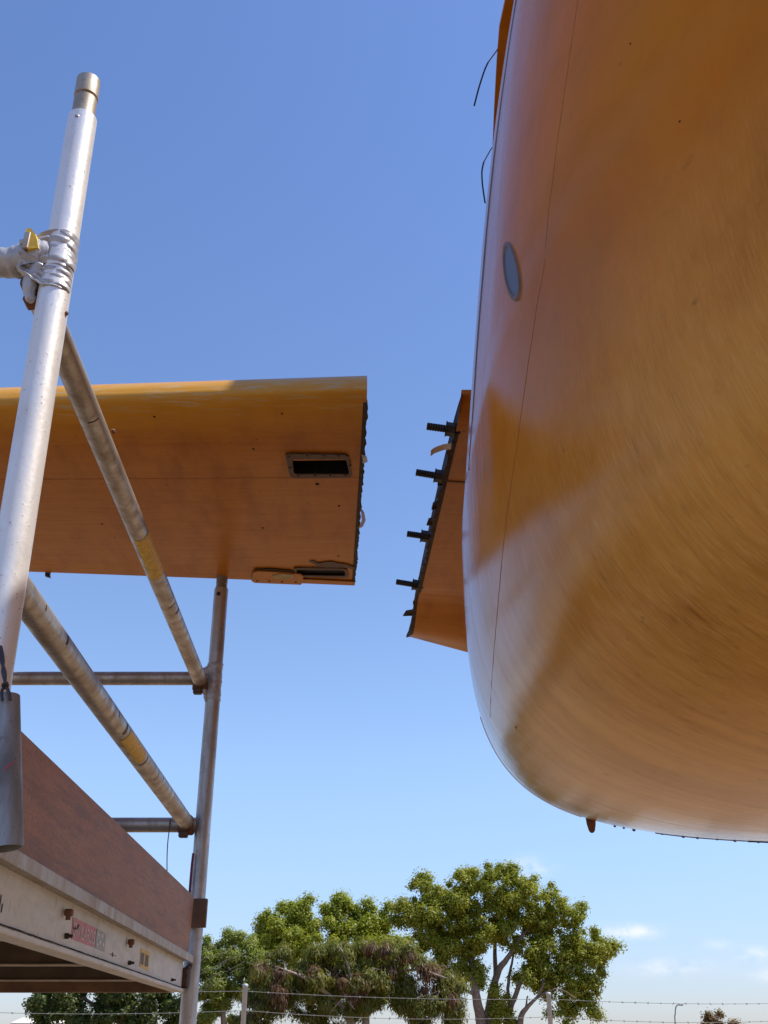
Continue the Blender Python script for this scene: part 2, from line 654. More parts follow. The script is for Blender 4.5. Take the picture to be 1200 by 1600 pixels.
# ------------------------------------------------------------------ aircraft
(XC, A0, ZC, BL0, NL, BU0, NU, LEAN, S0, RS, S0B, RB, YAW, SF, RF, KF, SFB, RFB) = (
    1.073, 0.952, 0.856, 0.617, 3.962, 1.933, 3.899, 0.196, 1.409, 3.364, 0.98, 5.583, -0.04,
    1.263, 1.228, 0.492, 0.162, 4.053)


def soft(s, s0, r, k):
    u = np.maximum(s - s0, 0)
    su = r * k
    return np.where(u < su, u * u / (2 * r), su * k / 2 + k * (u - su))


def fus(s, ph):
    """fuselage surface, left half for |ph|<=90 deg, right half beyond"""
    s = np.asarray(s, float)
    ph = np.asarray(ph, float)
    nose = np.clip((s + .95) / 1.1, 0, 1)
    nose = np.sqrt(np.maximum(1 - (1 - nose) ** 2, 0))
    end = np.clip((4.75 - s) / .55, 0, 1)
    end = np.sqrt(np.maximum(1 - (1 - end) ** 2, 0))
    k = nose * end
    db = soft(s, S0B, RB, .38)
    zc = ZC + np.maximum(0, db - (BL0 - .25))
    bl = np.maximum(BL0 - db - soft(-s, -SFB, RFB, .25), .12)
    bu = np.maximum(BU0 - (zc - ZC) - soft(s, 2.4, 3.0, .5), .2)
    a = np.maximum(A0 - soft(s, S0, RS, .30) - soft(-s, -SF, RF, KF), .02)
    cp, sp = np.cos(ph), np.sin(ph)
    nn = np.where(sp < 0, NL, NU)
    cx = np.sign(cp) * np.abs(cp) ** (2 / nn)
    cz = np.sign(sp) * np.abs(sp) ** (2 / nn)
    z = zc + k * np.where(sp < 0, bl, bu) * cz
    x = XC - k * a * cx * (1 - LEAN * np.maximum(cz, 0)) + YAW * (s - 2)
    return np.stack([x, s + 0 * x, z], -1)


def fus_n(s, ph):
    e = 1e-3
    du = (fus(s + e, ph) - fus(s - e, ph))
    dv = (fus(s, ph + e) - fus(s, ph - e))
    nn = np.cross(du, dv)
    nn /= np.linalg.norm(nn, axis=-1, keepdims=True) + 1e-12
    c = fus(s, ph) - np.stack([XC + YAW * (np.asarray(s) - 2), np.asarray(s) + 0., 1.3 + 0 * np.asarray(s)], -1)
    sg = np.sign(np.sum(nn * c, -1, keepdims=True))
    return nn * sg


plane = thing('aircraft', 'orange aircraft with glossy worn paint, rounded body and a cut-off wing stub', 'aircraft', (1.0, 1.0, -CZ))
SS = np.unique(np.concatenate([np.linspace(0, 1, 36) ** 2 * .95 - .95, np.linspace(0, 2.6, 150), np.linspace(2.6, 4.2, 22), np.linspace(4.2, 4.75, 20)]))
# finer steps where the section turns quickly
def phi_steps(n):
    u = np.linspace(-1, 1, n)
    a_ = np.abs(u)
    return np.sign(u) * PI / 2 * a_ ** 2 * (3 - 2 * a_) * (.35 * a_ + .65) / 1.0


PHL = phi_steps(181)
PHL[0], PHL[-1] = -PI / 2, PI / 2
PHS = np.concatenate([PHL, (PI - PHL[::-1])[1:-1]])
G = fus(SS[:, None], PHS[None, :])
ns_, nph = G.shape[:2]
arc = np.concatenate([[0], np.cumsum(np.linalg.norm(np.diff(G[int(np.argmin(np.abs(SS-1.2)))], axis=0), axis=-1))])
UVF = np.stack([np.broadcast_to(SS[:, None], (ns_, nph)), np.broadcast_to(arc[None, :], (ns_, nph))], -1).reshape(-1, 2)
F = []
for i in range(ns_ - 1):
    for j in range(nph):
        j2 = (j + 1) % nph
        F.append((i * nph + j, i * nph + j2, (i + 1) * nph + j2, (i + 1) * nph + j))
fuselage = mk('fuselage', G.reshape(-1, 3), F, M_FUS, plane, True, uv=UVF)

# picking: visible surface parameters under a photograph pixel
_s = np.linspace(.1, 2.6, 420)
_p = phi_steps(901)
_B = fus(_s[:, None], _p[None, :])
_c, _sn = math.cos(PITCH), math.sin(PITCH)
_zc = _B[..., 1] * _c + _B[..., 2] * _sn
_px = 600 + FPX * _B[..., 0] / _zc
_py = 800 - FPX * (_B[..., 2] * _c - _B[..., 1] * _sn) / _zc
_nn = fus_n(np.broadcast_to(_s[:, None], _px.shape), np.broadcast_to(_p[None, :], _px.shape))
_vis = np.sum(_nn * _B, -1) < 0


def pick(px, py):
    d = np.where(_vis, (_px - px) ** 2 + (_py - py) ** 2, 1e9)
    i, j = np.unravel_index(d.argmin(), d.shape)
    return _s[i], _p[j]


def strip_on_fus(name, path, wid, lift, mat):
    """thin raised strip following a path of (s, phi) on the fuselage skin"""
    pts = [Vector(fus(np.array(s), np.array(p))) for s, p in path]
    nr = [Vector(fus_n(np.array(s), np.array(p))) for s, p in path]
    V, F = [], []
    for i, p in enumerate(pts):
        tg = (pts[min(i + 1, len(pts) - 1)] - pts[max(i - 1, 0)]).normalized()
        sd = nr[i].cross(tg).normalized()
        ww = wid(i) if callable(wid) else wid
        V += [p - sd * ww - nr[i] * .002, p - sd * ww * .8 + nr[i] * lift, p + sd * ww * .8 + nr[i] * lift, p + sd * ww - nr[i] * .002]
    for i in range(len(pts) - 1):
        for k in range(3):
            F.append((i * 4 + k, (i + 1) * 4 + k, (i + 1) * 4 + k + 1, i * 4 + k + 1))
    return mk(name, V, F, mat, fuselage, False)


def spline(pts, m):
    pts = [Vector((*p, 0)) if len(p) == 2 else Vector(p) for p in pts]
    out = []
    for i in range(len(pts) - 1):
        p0, p1, p2, p3 = pts[max(i - 1, 0)], pts[i], pts[i + 1], pts[min(i + 2, len(pts) - 1)]
        for k in range(m):
            t = k / m
            out.append(.5 * ((2 * p1) + (p2 - p0) * t + (2 * p0 - 5 * p1 + 4 * p2 - p3) * t * t + (3 * p1 - p0 - 3 * p2 + p3) * t ** 3))
    out.append(pts[-1])
    return out


seam_px = [(906, -20), (888, 105), (872, 215), (858, 333), (843, 450), (826, 560), (810, 680), (784, 880), (766, 1120)]
sp = [pick(q.x, q.y) for q in spline(seam_px, 7)]
for _ in range(3):
    sp = [sp[0]] + [((sp[i - 1][0] + 2 * sp[i][0] + sp[i + 1][0]) / 4, (sp[i - 1][1] + 2 * sp[i][1] + sp[i + 1][1]) / 4) for i in range(1, len(sp) - 1)] + [sp[-1]]
strip_on_fus('skin_seam', sp, lambda i: .0006 + .0003 * math.sin(i * 1.7), .0004, M_JOINT)
# soft doubler edge beside the chine
lap = spline([pick(*q) for q in [(740, 1125), (765, 1180), (800, 1232), (850, 1262), (905, 1284)]], 6)
strip_on_fus('lap_edge', [(q.x, q.y) for q in lap], .0035, .0012, M_FUS)

def limb_left(py):
    d = np.where(np.abs(_py - py) < 9, _px, 1e9)
    i, j = np.unravel_index(d.argmin(), d.shape)
    return _s[i], _p[j]


def limb_px(py):
    return float(np.where(np.abs(_py - py) < 6, np.where(_vis, _px, 1e9), 1e9).min())


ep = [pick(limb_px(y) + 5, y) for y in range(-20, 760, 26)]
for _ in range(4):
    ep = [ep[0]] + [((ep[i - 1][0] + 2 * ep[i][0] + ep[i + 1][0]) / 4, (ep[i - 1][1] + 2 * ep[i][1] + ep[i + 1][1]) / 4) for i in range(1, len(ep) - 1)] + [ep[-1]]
strip_on_fus('edge_strip', ep, lambda i: .020 * min(1, (len(ep) - 1 - i) / 9 + .1), .0008, M_SLATE)  # dark reflection at the silhouette, put in as a slate-coloured strip
# oval inspection port
pc = pick(800, 421)
pt_, pb_ = pick(792, 374), pick(810, 478)
pl_, pr_ = pick(790, 430), pick(811, 420)
ax1 = ((pt_[0] - pb_[0]) / 2, (pt_[1] - pb_[1]) / 2)
ax2 = (.022, .000)


def oval(scale, lift):
    V = []
    for k in range(40):
        th = 2 * PI * k / 40
        ss = pc[0] + scale * (ax1[0] * math.cos(th) + ax2[0] * math.sin(th))
        zt = .080 * scale * math.cos(th)
        base = Vector(fus(np.array(pc[0]), np.array(pc[1])))
        # find phi giving the wanted height
        zz = base.z + zt
        if zz >= ZC:
            q = (zz - ZC) / BU0
            ph = math.asin(min(1, max(0, q)) ** (NU / 2))
        else:
            q = (ZC - zz) / BL0
            ph = -math.asin(min(1, max(0, q)) ** (NL / 2))
        p = Vector(fus(np.array(ss), np.array(ph)))
        nn = Vector(fus_n(np.array(ss), np.array(ph)))
        V.append(p + nn * lift)
    return V


o1, o2, o3, o4 = oval(1.12, -.002), oval(1.08, .003), oval(.92, .003), oval(.90, .0008)
V = o1 + o2 + o3 + o4
F = [(r * 40 + k, r * 40 + (k + 1) % 40, (r + 1) * 40 + (k + 1) % 40, (r + 1) * 40 + k) for r in range(3) for k in range(40)]
port_rim = mk('inspection_port', V, F, M_RIM, fuselage, True)
rg_ = [oval(q, .0009) for q in (.905, .6, .3, .02)]
V = [p for q in rg_ for p in q]
F = [(a * 40 + k, a * 40 + (k + 1) % 40, (a + 1) * 40 + (k + 1) % 40, (a + 1) * 40 + k) for a in range(3) for k in range(40)]
mk('port_cover', V, F, M_LENS, plane, True)
# pin hole with a dark plug, screws along the belly edge
for (x, y, r) in ((806, 1137, .0022), (1062, 190, .0012), (985, 70, .0012)):
    s, p = pick(x, y)
    MB().dome(fus(np.array(s), np.array(p)), fus_n(np.array(s), np.array(p)), r, .001, 8).make('skin_plug', M_DARK, fuselage)


def limb(px):
    d = np.where(np.abs(_px - px) < 9, _py, -1e9)
    i, j = np.unravel_index(d.argmax(), d.shape)
    return _s[i], _p[j]


for x in (952, 966, 982, 1026, 1059, 1081, 1112, 1140, 1163, 1176, 1193):
    s, p = limb(x)
    r = random.uniform(.0024, .0042)
    o = MB().dome(fus(np.array(s), np.array(p)), fus_n(np.array(s), np.array(p)), r, r * 1.1, 8).make('belly_screw', M_BLACK, fuselage)
bs = spline([limb(x) for x in (1018, 1060, 1110, 1156)], 5)
strip_on_fus('belly_strip', [(q.x, q.y) for q in bs], .008, .0018, M_RUST)
bs = spline([limb(x) for x in (1152, 1190, 1260, 1330)], 5)
strip_on_fus('belly_strip', [(q.x - .03, q.y) for q in bs], .010, .0025, M_BLACK)
# drain spout
s, p = limb(914)
b0 = Vector(fus(np.array(s), np.array(p)))
dn = Vector((0.02, 0, -1))
MB().tube([b0 + Vector((0, 0, .012)), b0 + dn * .010, b0 + dn * .023, b0 + dn * .027], [.0115, .0095, .0065, .003], 12).make('drain_spout', M_RUST, fuselage, True)

# unseen fin added above the body to throw shade on wing and scaffold
def prism(outline_a, outline_b, mat, name, parent, smooth=False):
    n = len(outline_a)
    V = list(outline_a) + list(outline_b)
    F = [tuple(range(n - 1, -1, -1)), tuple(range(n, 2 * n))]
    for k in range(n):
        k2 = (k + 1) % n
        F.append((k, k2, n + k2, n + k))
    return mk(name, V, F, mat, parent, smooth)


def foil_section(le, te, thick, up, m=14):
    """closed airfoil outline between leading and trailing edge; up = thickness direction"""
    le, te, up = Vector(le), Vector(te), Vector(up)
    pts = []
    for k in range(m):
        c = (1 - math.cos(PI * k / (m - 1))) / 2
        y = 5 * thick * (.2969 * math.sqrt(c) - .126 * c - .3516 * c * c + .2843 * c ** 3 - .1036 * c ** 4) * (te - le).length
        pts.append((c, y))
    up_side = [le + (te - le) * c + up * y for c, y in pts]
    lo_side = [le + (te - le) * c - up * y for c, y in pts[1:-1]]
    return up_side + lo_side[::-1]


shade_fin = prism(foil_section((.93, .66, 2.60), (.84, 4.7, 2.1), .06, (1, 0, 0)), foil_section((.90, 2.82, 4.8), (.86, 4.95, 4.85), .06, (1, 0, 0)), M_WING, 'added_shade_fin', plane, True)
shade_auto(shade_fin, 50)

# strake along the upper flank with two static wicks
edge = [(792, -60, 1.62), (786, 0, 1.70), (777, 42, 1.76), (773, 95, 1.82), (769, 170, 1.92), (766, 244, 2.05), (760, 345, 2.25), (752, 420, 2.4)]
E = [U(q[0] + 3, q[1], q[2]) for q in edge]
V, F = [], []
for p in E:
    V += [p + Vector((0, 0, -.006)), p + Vector((0, 0, .006)), p + Vector((.45, .05, .03)), p + Vector((.45, .05, -.03))]
for i in range(len(E) - 1):
    for k in range(4):
        F.append((i * 4 + k, i * 4 + (k + 1) % 4, (i + 1) * 4 + (k + 1) % 4, (i + 1) * 4 + k))
F += [(3, 2, 1, 0), tuple((len(E) - 1) * 4 + k for k in range(4))]
strake = mk('side_strake', V, F, M_WING, plane)
for (pts, Y) in (([(781, 68), (777, 78), (763, 97), (757, 110), (748, 138), (741, 165)], 1.80),
                 ([(773, 225), (766, 235), (756, 253), (753, 268), (754, 290), (758, 317)], 2.03)):
    q = [U(x, y, Y) for x, y in pts]
    wk = MB().tube(q[:4], .0016, 8).make('static_wick', M_RUST, strake, True)
    MB().tube(spline(q[2:], 4), .0021, 8).make('wick_sleeve', M_BLACK, plane, True)
q = U(782, 120, 1.86)
MB().dome(q, (-.6, -.7, -.3), .006, .006, 8).make('strake_rivet', M_RAG, strake)

# wing stub between body and cut face
zs = 1.60
LEc, TEc = UZ(722, 632, zs), U(637, 997, 4.32)
stub_n = 26
prof = []
for k in range(stub_n):
    c = k / (stub_n - 1)
    lo = 0.0
    if c < .06:
        lo += .05 * (1 - c / .06) ** 2
    if c > .72:
        lo += .030 * math.sin((c - .72) / .28 * PI * 2.4) - .02 * (c - .72) / .28
    up = .11 * (math.sqrt(max(c, 0)) * 1.5 * (1 - c)) + .012
    prof.append((c, lo, up))


def stub_ring(x_le, x_te, sag):
    lo, up = [], []
    for (c, l, u) in prof:
        y = LEc.y + (TEc.y - LEc.y) * c
        x = x_le + (x_te - x_le) * c
        z = LEc.z + (TEc.z - LEc.z) * c + l - sag * c ** 5
        lo.append(Vector((x, y, z)))
        up.append(Vector((x, y, z + u - l * .6 + .004)))
    return lo + up[::-1]


rings = []
for k in range(7):
    f_ = k / 6
    rings.append(stub_ring(LEc.x + (.75 - LEc.x) * f_, TEc.x + (.95 - TEc.x) * f_, .24 * f_))
m = len(rings[0])
V = [p for r in rings for p in r]
F = [(i * m + k, (i + 1) * m + k, (i + 1) * m + (k + 1) % m, i * m + (k + 1) % m) for i in range(6) for k in range(m)]
stub = mk('wing_stub', V, F, M_WING, plane, True)
shade_auto(stub, 50)
# cut face: dark rib set just inside, ragged sealant edge
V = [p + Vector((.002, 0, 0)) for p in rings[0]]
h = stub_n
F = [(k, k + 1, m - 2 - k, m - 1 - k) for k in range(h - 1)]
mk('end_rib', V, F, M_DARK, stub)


def ragged(name, path, inward, n, amp, mat, parent, seed, down=.012):
    """torn strip of sealant/skin hanging along a cut edge"""
    rr = random.Random(seed)
    V, F = [], []
    L = len(path) - 1
    for i in range(n + 1):
        u = i / n * L
        k = min(int(u), L - 1)
        p = path[k].lerp(path[k + 1], u - k)
        o_ = rr.uniform(.15, 1) ** 2 * amp
        d_ = rr.uniform(.2, 1) * down
        V += [p + inward * .010 + Vector((0, 0, -.002)), p - inward * o_ + Vector((0, 0, -.003 - d_ * .4)), p - inward * o_ * .6 + Vector((0, 0, d_)), p + inward * .004 + Vector((0, 0, down + .006))]
    for i in range(n):
        for k in range(4):
            F.append((i * 4 + k, (i + 1) * 4 + k, (i + 1) * 4 + (k + 1) % 4, i * 4 + (k + 1) % 4))
    F += [(0, 1, 2, 3), tuple(n * 4 + k for k in (3, 2, 1, 0))]
    return mk(name, V, F, mat, parent)


lowedge = rings[0][:stub_n]
ragged('sealant_edge', lowedge[2:], Vector((1, 0, 0)), 90, .016, M_SEAL, stub, 3, .02)
for (y0, dx, sz) in ((790, .012, .02), (815, .016, .02), (958, .030, .022), (752, .010, .015)):
    tt = (y0 - 617) / 380
    p = UZ(720 - .2184 * (y0 - 617), y0, zs)
    if p.y > 4.2:
        p = lowedge[-2]
    V = [p + Vector((.01, -.02, 0)), p + Vector((-dx, -.006, .004)), p + Vector((-dx * 1.4, .015, -.008)), p + Vector((.01, .03, 0)),
         p + Vector((.01, -.02, .012)), p + Vector((-dx, -.006, .010)), p + Vector((-dx * 1.4, .015, -.002)), p + Vector((.01, .03, .012))]
    mk('torn_skin', V, [(3, 2, 1, 0), (4, 5, 6, 7), (0, 1, 5, 4), (1, 2, 6, 5), (2, 3, 7, 6)], M_SEAL, stub)
# attachment studs with nut
for (px, py, ex, ey) in ((704, 671, 667, 666), (686, 744, 650, 738), (664, 838, 636, 834), (650, 914, 619, 909)):
    p = UZ(px, py, zs + .012)
    e = U(ex, ey, p.y)
    d_ = (e - p).normalized()
    bolt = MB()
    st_ = p - d_ * .03
    npt = 26
    bolt.tube([st_.lerp(e, i / npt) for i in range(npt + 1)], [.0118 if i % 2 else .0104 for i in range(npt + 1)], 12)
    b_ = bolt.make('attachment_stud', M_BLACK, stub)
    nut = MB().tube([p - d_ * .014, p + d_ * .012], .021, 6)
    nut.tube([p + d_ * .012, p + d_ * .015], .024, 14)
    nut.make('stud_nut', M_BLACK, plane)
q = [U(x, y, 2.62) for x, y in ((705, 698), (694, 699), (685, 702), (678, 705), (673, 709))]
V = []
for i, p in enumerate(q):
    V += [p + Vector((0, -.01, .006)), p + Vector((0, .012, -.002))]
rg = mk('sealant_scrap', V, [(i * 2, i * 2 + 1, i * 2 + 3, i * 2 + 2) for i in range(4)], M_RAG, stub)
# skin joint on the stub
p0, p1 = UZ(690, 752, zs - .001), UZ(728, 757, zs - .001)
MB().box((p0 + p1) / 2 + Vector((.05, 0, -.0005)), (p1 - p0) / 2 + Vector((.05, 0, 0)), (0, .004, 0), (0, 0, .0012)).make('skin_joint', M_SEAM, stub)

# ------------------------------------------------------------------ detached wing panel
wing = thing('wing_panel', 'detached orange wing panel seen from below, carried on the scaffold poles', 'wing', (-1.3, 2.9, 1.58))
ZW = 1.58
LE0, TE0 = UZ(573.5, 630, ZW), UZ(554, 912, ZW)
LE1, TE1 = UZ(0, 650, ZW), UZ(38, 893, ZW)
dLE = (LE1 - LE0) / abs(LE1.x - LE0.x)
dTE = (TE1 - TE0) / abs(TE1.x - TE0.x)


def wing_pt(x, c):
    """x metres outboard of the cut end, c chord fraction; lower surface"""
    a = LE0 + dLE * x
    b = TE0 + dTE * x
    return a.lerp(b, c)


def chord_of(px, py):
    """wing coordinates under a photograph pixel"""
    P = UZ(px, py, ZW)
    x = 0.0
    for _ in range(20):
        a, b = LE0 + dLE * x, TE0 + dTE * x
        c = (P.y - a.y) / (b.y - a.y)
        e = a.lerp(b, c)
        x += (e.x - P.x)
    return x, c


H1 = [chord_of(455, 716), chord_of(546, 716), chord_of(452, 741), chord_of(548, 741)]
hx1a, hx1b = (H1[1][0] + H1[3][0]) / 2, (H1[0][0] + H1[2][0]) / 2
hc1a, hc1b = (H1[0][1] + H1[1][1]) / 2, (H1[2][1] + H1[3][1]) / 2
H2 = [chord_of(463, 890), chord_of(538, 890), chord_of(463, 899), chord_of(540, 899)]
hx2a, hx2b = (H2[1][0] + H2[3][0]) / 2, (H2[0][0] + H2[2][0]) / 2
hc2a, hc2b = (H2[0][1] + H2[1][1]) / 2, (H2[2][1] + H2[3][1]) / 2
xs = sorted(set([0, hx1a, hx1b, hx2a, hx2b] + [.03, .06, .25, .45, .6, .8, 1, 1.2, 1.5, 1.8, 2.1, 2.5, 2.9, 3.3]))
cs = sorted(set([0, .001, .003, .006, .010, .015, .02, .026, .032, .04, .048, .058, .07, .085, .10, .135, .17, .21, .26, .33, .4, .6, .7, .8, .9, 1] + [hc1a, hc1b, hc2a, hc2b]))


def zlow(c):
    q = min(c / .27, 1)
    return .052 * (1 - math.sqrt(max(0, 1 - (1 - q) ** 2))) - .018 * math.sin(PI * min(1, c / .9)) * .6


def zup(c):
    nose = .112 * math.sqrt(max(0, 1 - (1 - min(c / .15, 1)) ** 2))
    return .052 + nose * (1 - max(0, (c - .2) / .8) ** 1.3 * 1.5)


V, F, WUV = [], [], []
nc = len(cs)
for x in xs:
    WUV += [(x, c) for c in cs] + [(x, c) for c in cs[::-1]]
    for c in cs:
        p = wing_pt(x, c)
        V.append(p + Vector((0, 0, zlow(c))))
    for c in cs[::-1]:
        p = wing_pt(x, c)
        V.append(p + Vector((0, 0, max(zup(c), zlow(c) + .010))))
mm = 2 * nc


def in_hole(x, c):
    return (hx1a < x < hx1b and hc1a < c < hc1b) or (hx2a < x < hx2b and hc2a < c < hc2b)


for i in range(len(xs) - 1):
    for k in range(mm):
        k2 = (k + 1) % mm
        if k < nc - 1 and in_hole((xs[i] + xs[i + 1]) / 2, (cs[k] + cs[k + 1]) / 2):
            continue
        F.append((i * mm + k, i * mm + k2, (i + 1) * mm + k2, (i + 1) * mm + k))
F.append(tuple((len(xs) - 1) * mm + k for k in range(mm)))
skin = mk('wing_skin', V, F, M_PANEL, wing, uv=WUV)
shade_auto(skin, 30)
# dark end rib just inside the cut end
V = []
for c in cs:
    V.append(wing_pt(.004, c) + Vector((0, 0, zlow(c))))
for c in cs[::-1]:
    V.append(wing_pt(.004, c) + Vector((0, 0, max(zup(c), zlow(c) + .010))))
mk('end_rib', V, [(k, k + 1, mm - 2 - k, mm - 1 - k) for k in range(nc - 1)], M_SEAL, wing)
# black liners inside the two openings
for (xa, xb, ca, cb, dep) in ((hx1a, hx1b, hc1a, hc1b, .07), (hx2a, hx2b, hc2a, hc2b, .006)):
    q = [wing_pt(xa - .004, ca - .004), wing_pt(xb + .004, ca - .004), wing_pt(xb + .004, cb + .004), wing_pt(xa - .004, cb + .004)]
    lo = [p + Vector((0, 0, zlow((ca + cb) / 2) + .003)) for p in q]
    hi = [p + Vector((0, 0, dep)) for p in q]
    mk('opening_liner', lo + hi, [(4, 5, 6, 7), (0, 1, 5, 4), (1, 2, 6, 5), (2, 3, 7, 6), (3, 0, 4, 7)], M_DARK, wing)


def plate_outline(pts_px, z0, th, name, mat, parent, hole=None):
    q = [UZ(x, y, z0) for x, y in pts_px]
    n = len(q)
    V = q + [p + Vector((0, 0, -th)) for p in q]
    if hole is None:
        F = [tuple(range(n)), tuple(range(2 * n - 1, n - 1, -1))]
        F += [(k, n + k, n + (k + 1) % n, (k + 1) % n) for k in range(n)]
        return mk(name, V, F, mat, parent)
    r = [UZ(x, y, z0) for x, y in hole]
    V = q + r + [p + Vector((0, 0, -th)) for p in q] + [p + Vector((0, 0, -th)) for p in r]
    F = []
    for k in range(n):
        k2 = (k + 1) % n
        F.append((2 * n + k, 3 * n + k, 3 * n + k2, 2 * n + k2))
        F.append((k, 2 * n + k, 2 * n + k2, k2))
        F.append((n + k, n + k2, 3 * n + k2, 3 * n + k))
    return mk(name, V, F, mat, parent)


zf = ZW - .0085
fr = plate_outline([(446, 710), (455, 708), (538, 709), (545, 712), (550, 740), (547, 745), (462, 746), (453, 743)], zf, .004, 'access_frame', M_FRAME, wing,
                   [(457, 717), (460, 716), (537, 716), (541, 718), (546, 738), (543, 739.5), (463, 739.5), (459, 737)])
for (x, y) in ((480, 712), (506, 712), (529, 712.5), (451, 714), (466, 743.4), (492, 743), (516, 743), (540, 742.5), (547, 727), (453, 731)):
    MB().dome(UZ(x, y, zf - .004), (0, 0, -1), .0045, .0025, 8).make('frame_screw', M_SEAL, fr)
fr2 = plate_outline([(459, 887.5), (466, 886.5), (536, 887.5), (542, 889), (545, 901), (539, 902), (468, 900.5), (461, 898)], ZW - .004, .003, 'access_frame', M_FRAME, wing,
                    [(463, 890), (468, 889.2), (534, 890), (538, 891), (540, 898.5), (537, 899), (470, 898), (465, 897)])
# torn paint beside the narrow opening, loose plate along the trailing edge, hinge tab
plate_outline([(482, 877), (490, 876), (497, 880), (508, 878), (518, 877), (530, 880), (540, 881), (554, 886), (553, 890), (543, 887), (530, 886), (512, 886), (500, 885), (488, 880)], ZW - .0055, .0012, 'torn_paint_patch', M_FRAME, wing)
plate_outline([(396, 893), (404, 891), (440, 893), (470, 896), (474, 899), (473, 909), (470, 912), (398, 909), (393, 906)], ZW - .006, .005, 'loose_edge_plate', M_WING, wing)
plate_outline([(425, 899), (440, 896), (458, 898), (459, 902), (446, 905), (428, 903)], ZW - .0115, .0012, 'bare_patch', M_PRIMER, wing)
plate_outline([(396, 889), (420, 888.5), (455, 891), (461, 896), (440, 893.5), (404, 892)], ZW - .004, .0015, 'plate_shadow_gap', M_SEAL, wing)
for x, y in ((402, 909.5), (421, 910), (441, 911), (462, 911.5)):
    MB().dome(UZ(x, y - 2, ZW - .0112), (0, 0, -1), .004, .003, 8).make('plate_screw', M_SEAL, wing)
plate_outline([(472, 904), (555, 908), (554, 913.5), (472, 910)], ZW - .003, .004, 'edge_strip', M_WING, wing)
tb = U(74, 892, 3.56)
V = []
for (dx, dz) in ((-.010, .01), (.012, .01), (.010, -.012), (.014, -.026), (-.006, -.020)):
    V.append(tb + Vector((dx, 0, dz)))
V += [p + Vector((0, .012, 0)) for p in V]
mk('hinge_tab', V, [(4, 3, 2, 1, 0), (5, 6, 7, 8, 9)] + [(k, (k + 1) % 5, 5 + (k + 1) % 5, 5 + k) for k in range(5)], M_BLACK, wing)
# chordwise lap joint (runs the span) and drain holes
ln = []
for k in range(30):
    x = 3.2 * k / 29
    xx, cc = chord_of(500, 742)
    ln.append(wing_pt(x, cc) + Vector((0, 0, zlow(cc))))
V, F = [], []
for i, p in enumerate(ln):
    V += [p + Vector((0, -.0020, .001)), p + Vector((0, -.0013, -.0009)), p + Vector((0, .0013, -.0009)), p + Vector((0, .0020, .001))]
for i in range(29):
    for k in range(3):
        F.append((i * 4 + k, i * 4 + k + 1, (i + 1) * 4 + k + 1, (i + 1) * 4 + k))
mk('lap_joint', V, F, M_JOINT, wing)
for (x, y, r) in ((496, 752, .007), (411, 821, .004), (530, 786, .004), (160, 815, .004), (529, 867, .004), (396, 700, .004), (240, 660, .004), (440, 655, .003)):
    xx, cc = chord_of(x, y)
    MB().dome(wing_pt(xx, cc) + Vector((0, 0, zlow(cc))), (0, 0, -1), r, .002, 8).make('drain_hole', M_DARK, wing)
# ragged sealant along the cut end and scraps of white tape hanging off it
path = [wing_pt(0, c) + Vector((0, 0, zlow(c))) for c in np.linspace(.03, 1, 30)]
ragged('sealant_edge', path, Vector((-1, 0, 0)), 110, .007, M_SEAL, wing, 5, .012)
path = [wing_pt(0, c) + Vector((0, 0, zlow(c) + .006)) for c in np.linspace(.03, .36, 16)]
ragged('end_gasket', path, Vector((-1, 0, 0)), 40, .005, M_BLACK, wing, 9, .026)
for (pts, wd) in (([(567, 706), (571, 712), (573, 720), (569, 723)], .012), ([(564, 793), (568, 800), (570, 812), (566, 822), (561, 825)], .010)):
    P0 = UZ(*pts[0], ZW)
    q = [U(x, y, P0.y) for x, y in pts]
    V = []
    for i, p in enumerate(q):
        ww = wd * math.sin(PI * (i + .6) / (len(q) + .2))
        V += [p + Vector((-ww, 0, .0)), p + Vector((ww * .3, .004, .0))]
    mk('tape_scrap', V, [(i * 2, i * 2 + 1, i * 2 + 3, i * 2 + 2) for i in range(len(q) - 1)], M_RAG, wing, True)

# ------------------------------------------------------------------ scaffold tower
YN, YF = 1.40, 3.60
tower = thing('scaffold_tower', 'aluminium scaffold tower with taped guard rails on the left', 'scaffold', (-1.2, 2.5, -CZ))
PN_t, PN_b = U(141, 112, YN), U(28, 811, YN)
dz = (PN_t - PN_b) / (PN_t.z - PN_b.z)


def npole(z):
    return PN_b + dz * (z - PN_b.z)


PF_t, PF_b = U(347, 906, YF), U(293, 1600, YF)
dzf = (PF_t - PF_b) / (PF_t.z - PF_b.z)


def fpole(z):
    return PF_b + dzf * (z - PF_b.z)


def seg(f, z0, z1, n=2):
    return [f(z0 + (z1 - z0) * i / (n - 1)) for i in range(n)]


def upright(f, ztop, r, mat, smat, spig=True):
    o = MB().tube(seg(f, -CZ, ztop, 14), r, 28, hollow=.0035).make('upright', mat, tower, True)
    shade_auto(o, 40)
    if spig:
        L = .105 if f is npole else .11
        rs = r - .0055
        zz = [ztop - .05, ztop + L * .50, ztop + L * .515, ztop + L * .545, ztop + L * .56, ztop + L]
        rr = [rs, rs, rs - .003, rs - .003, rs + .0012, rs + .0012]
        s = MB().tube([f(z) for z in zz], rr, 28, hollow=.004).make('spigot', M_SPIG if f is npole else M_GALV, o, True)
        shade_auto(s, 35)
    return o


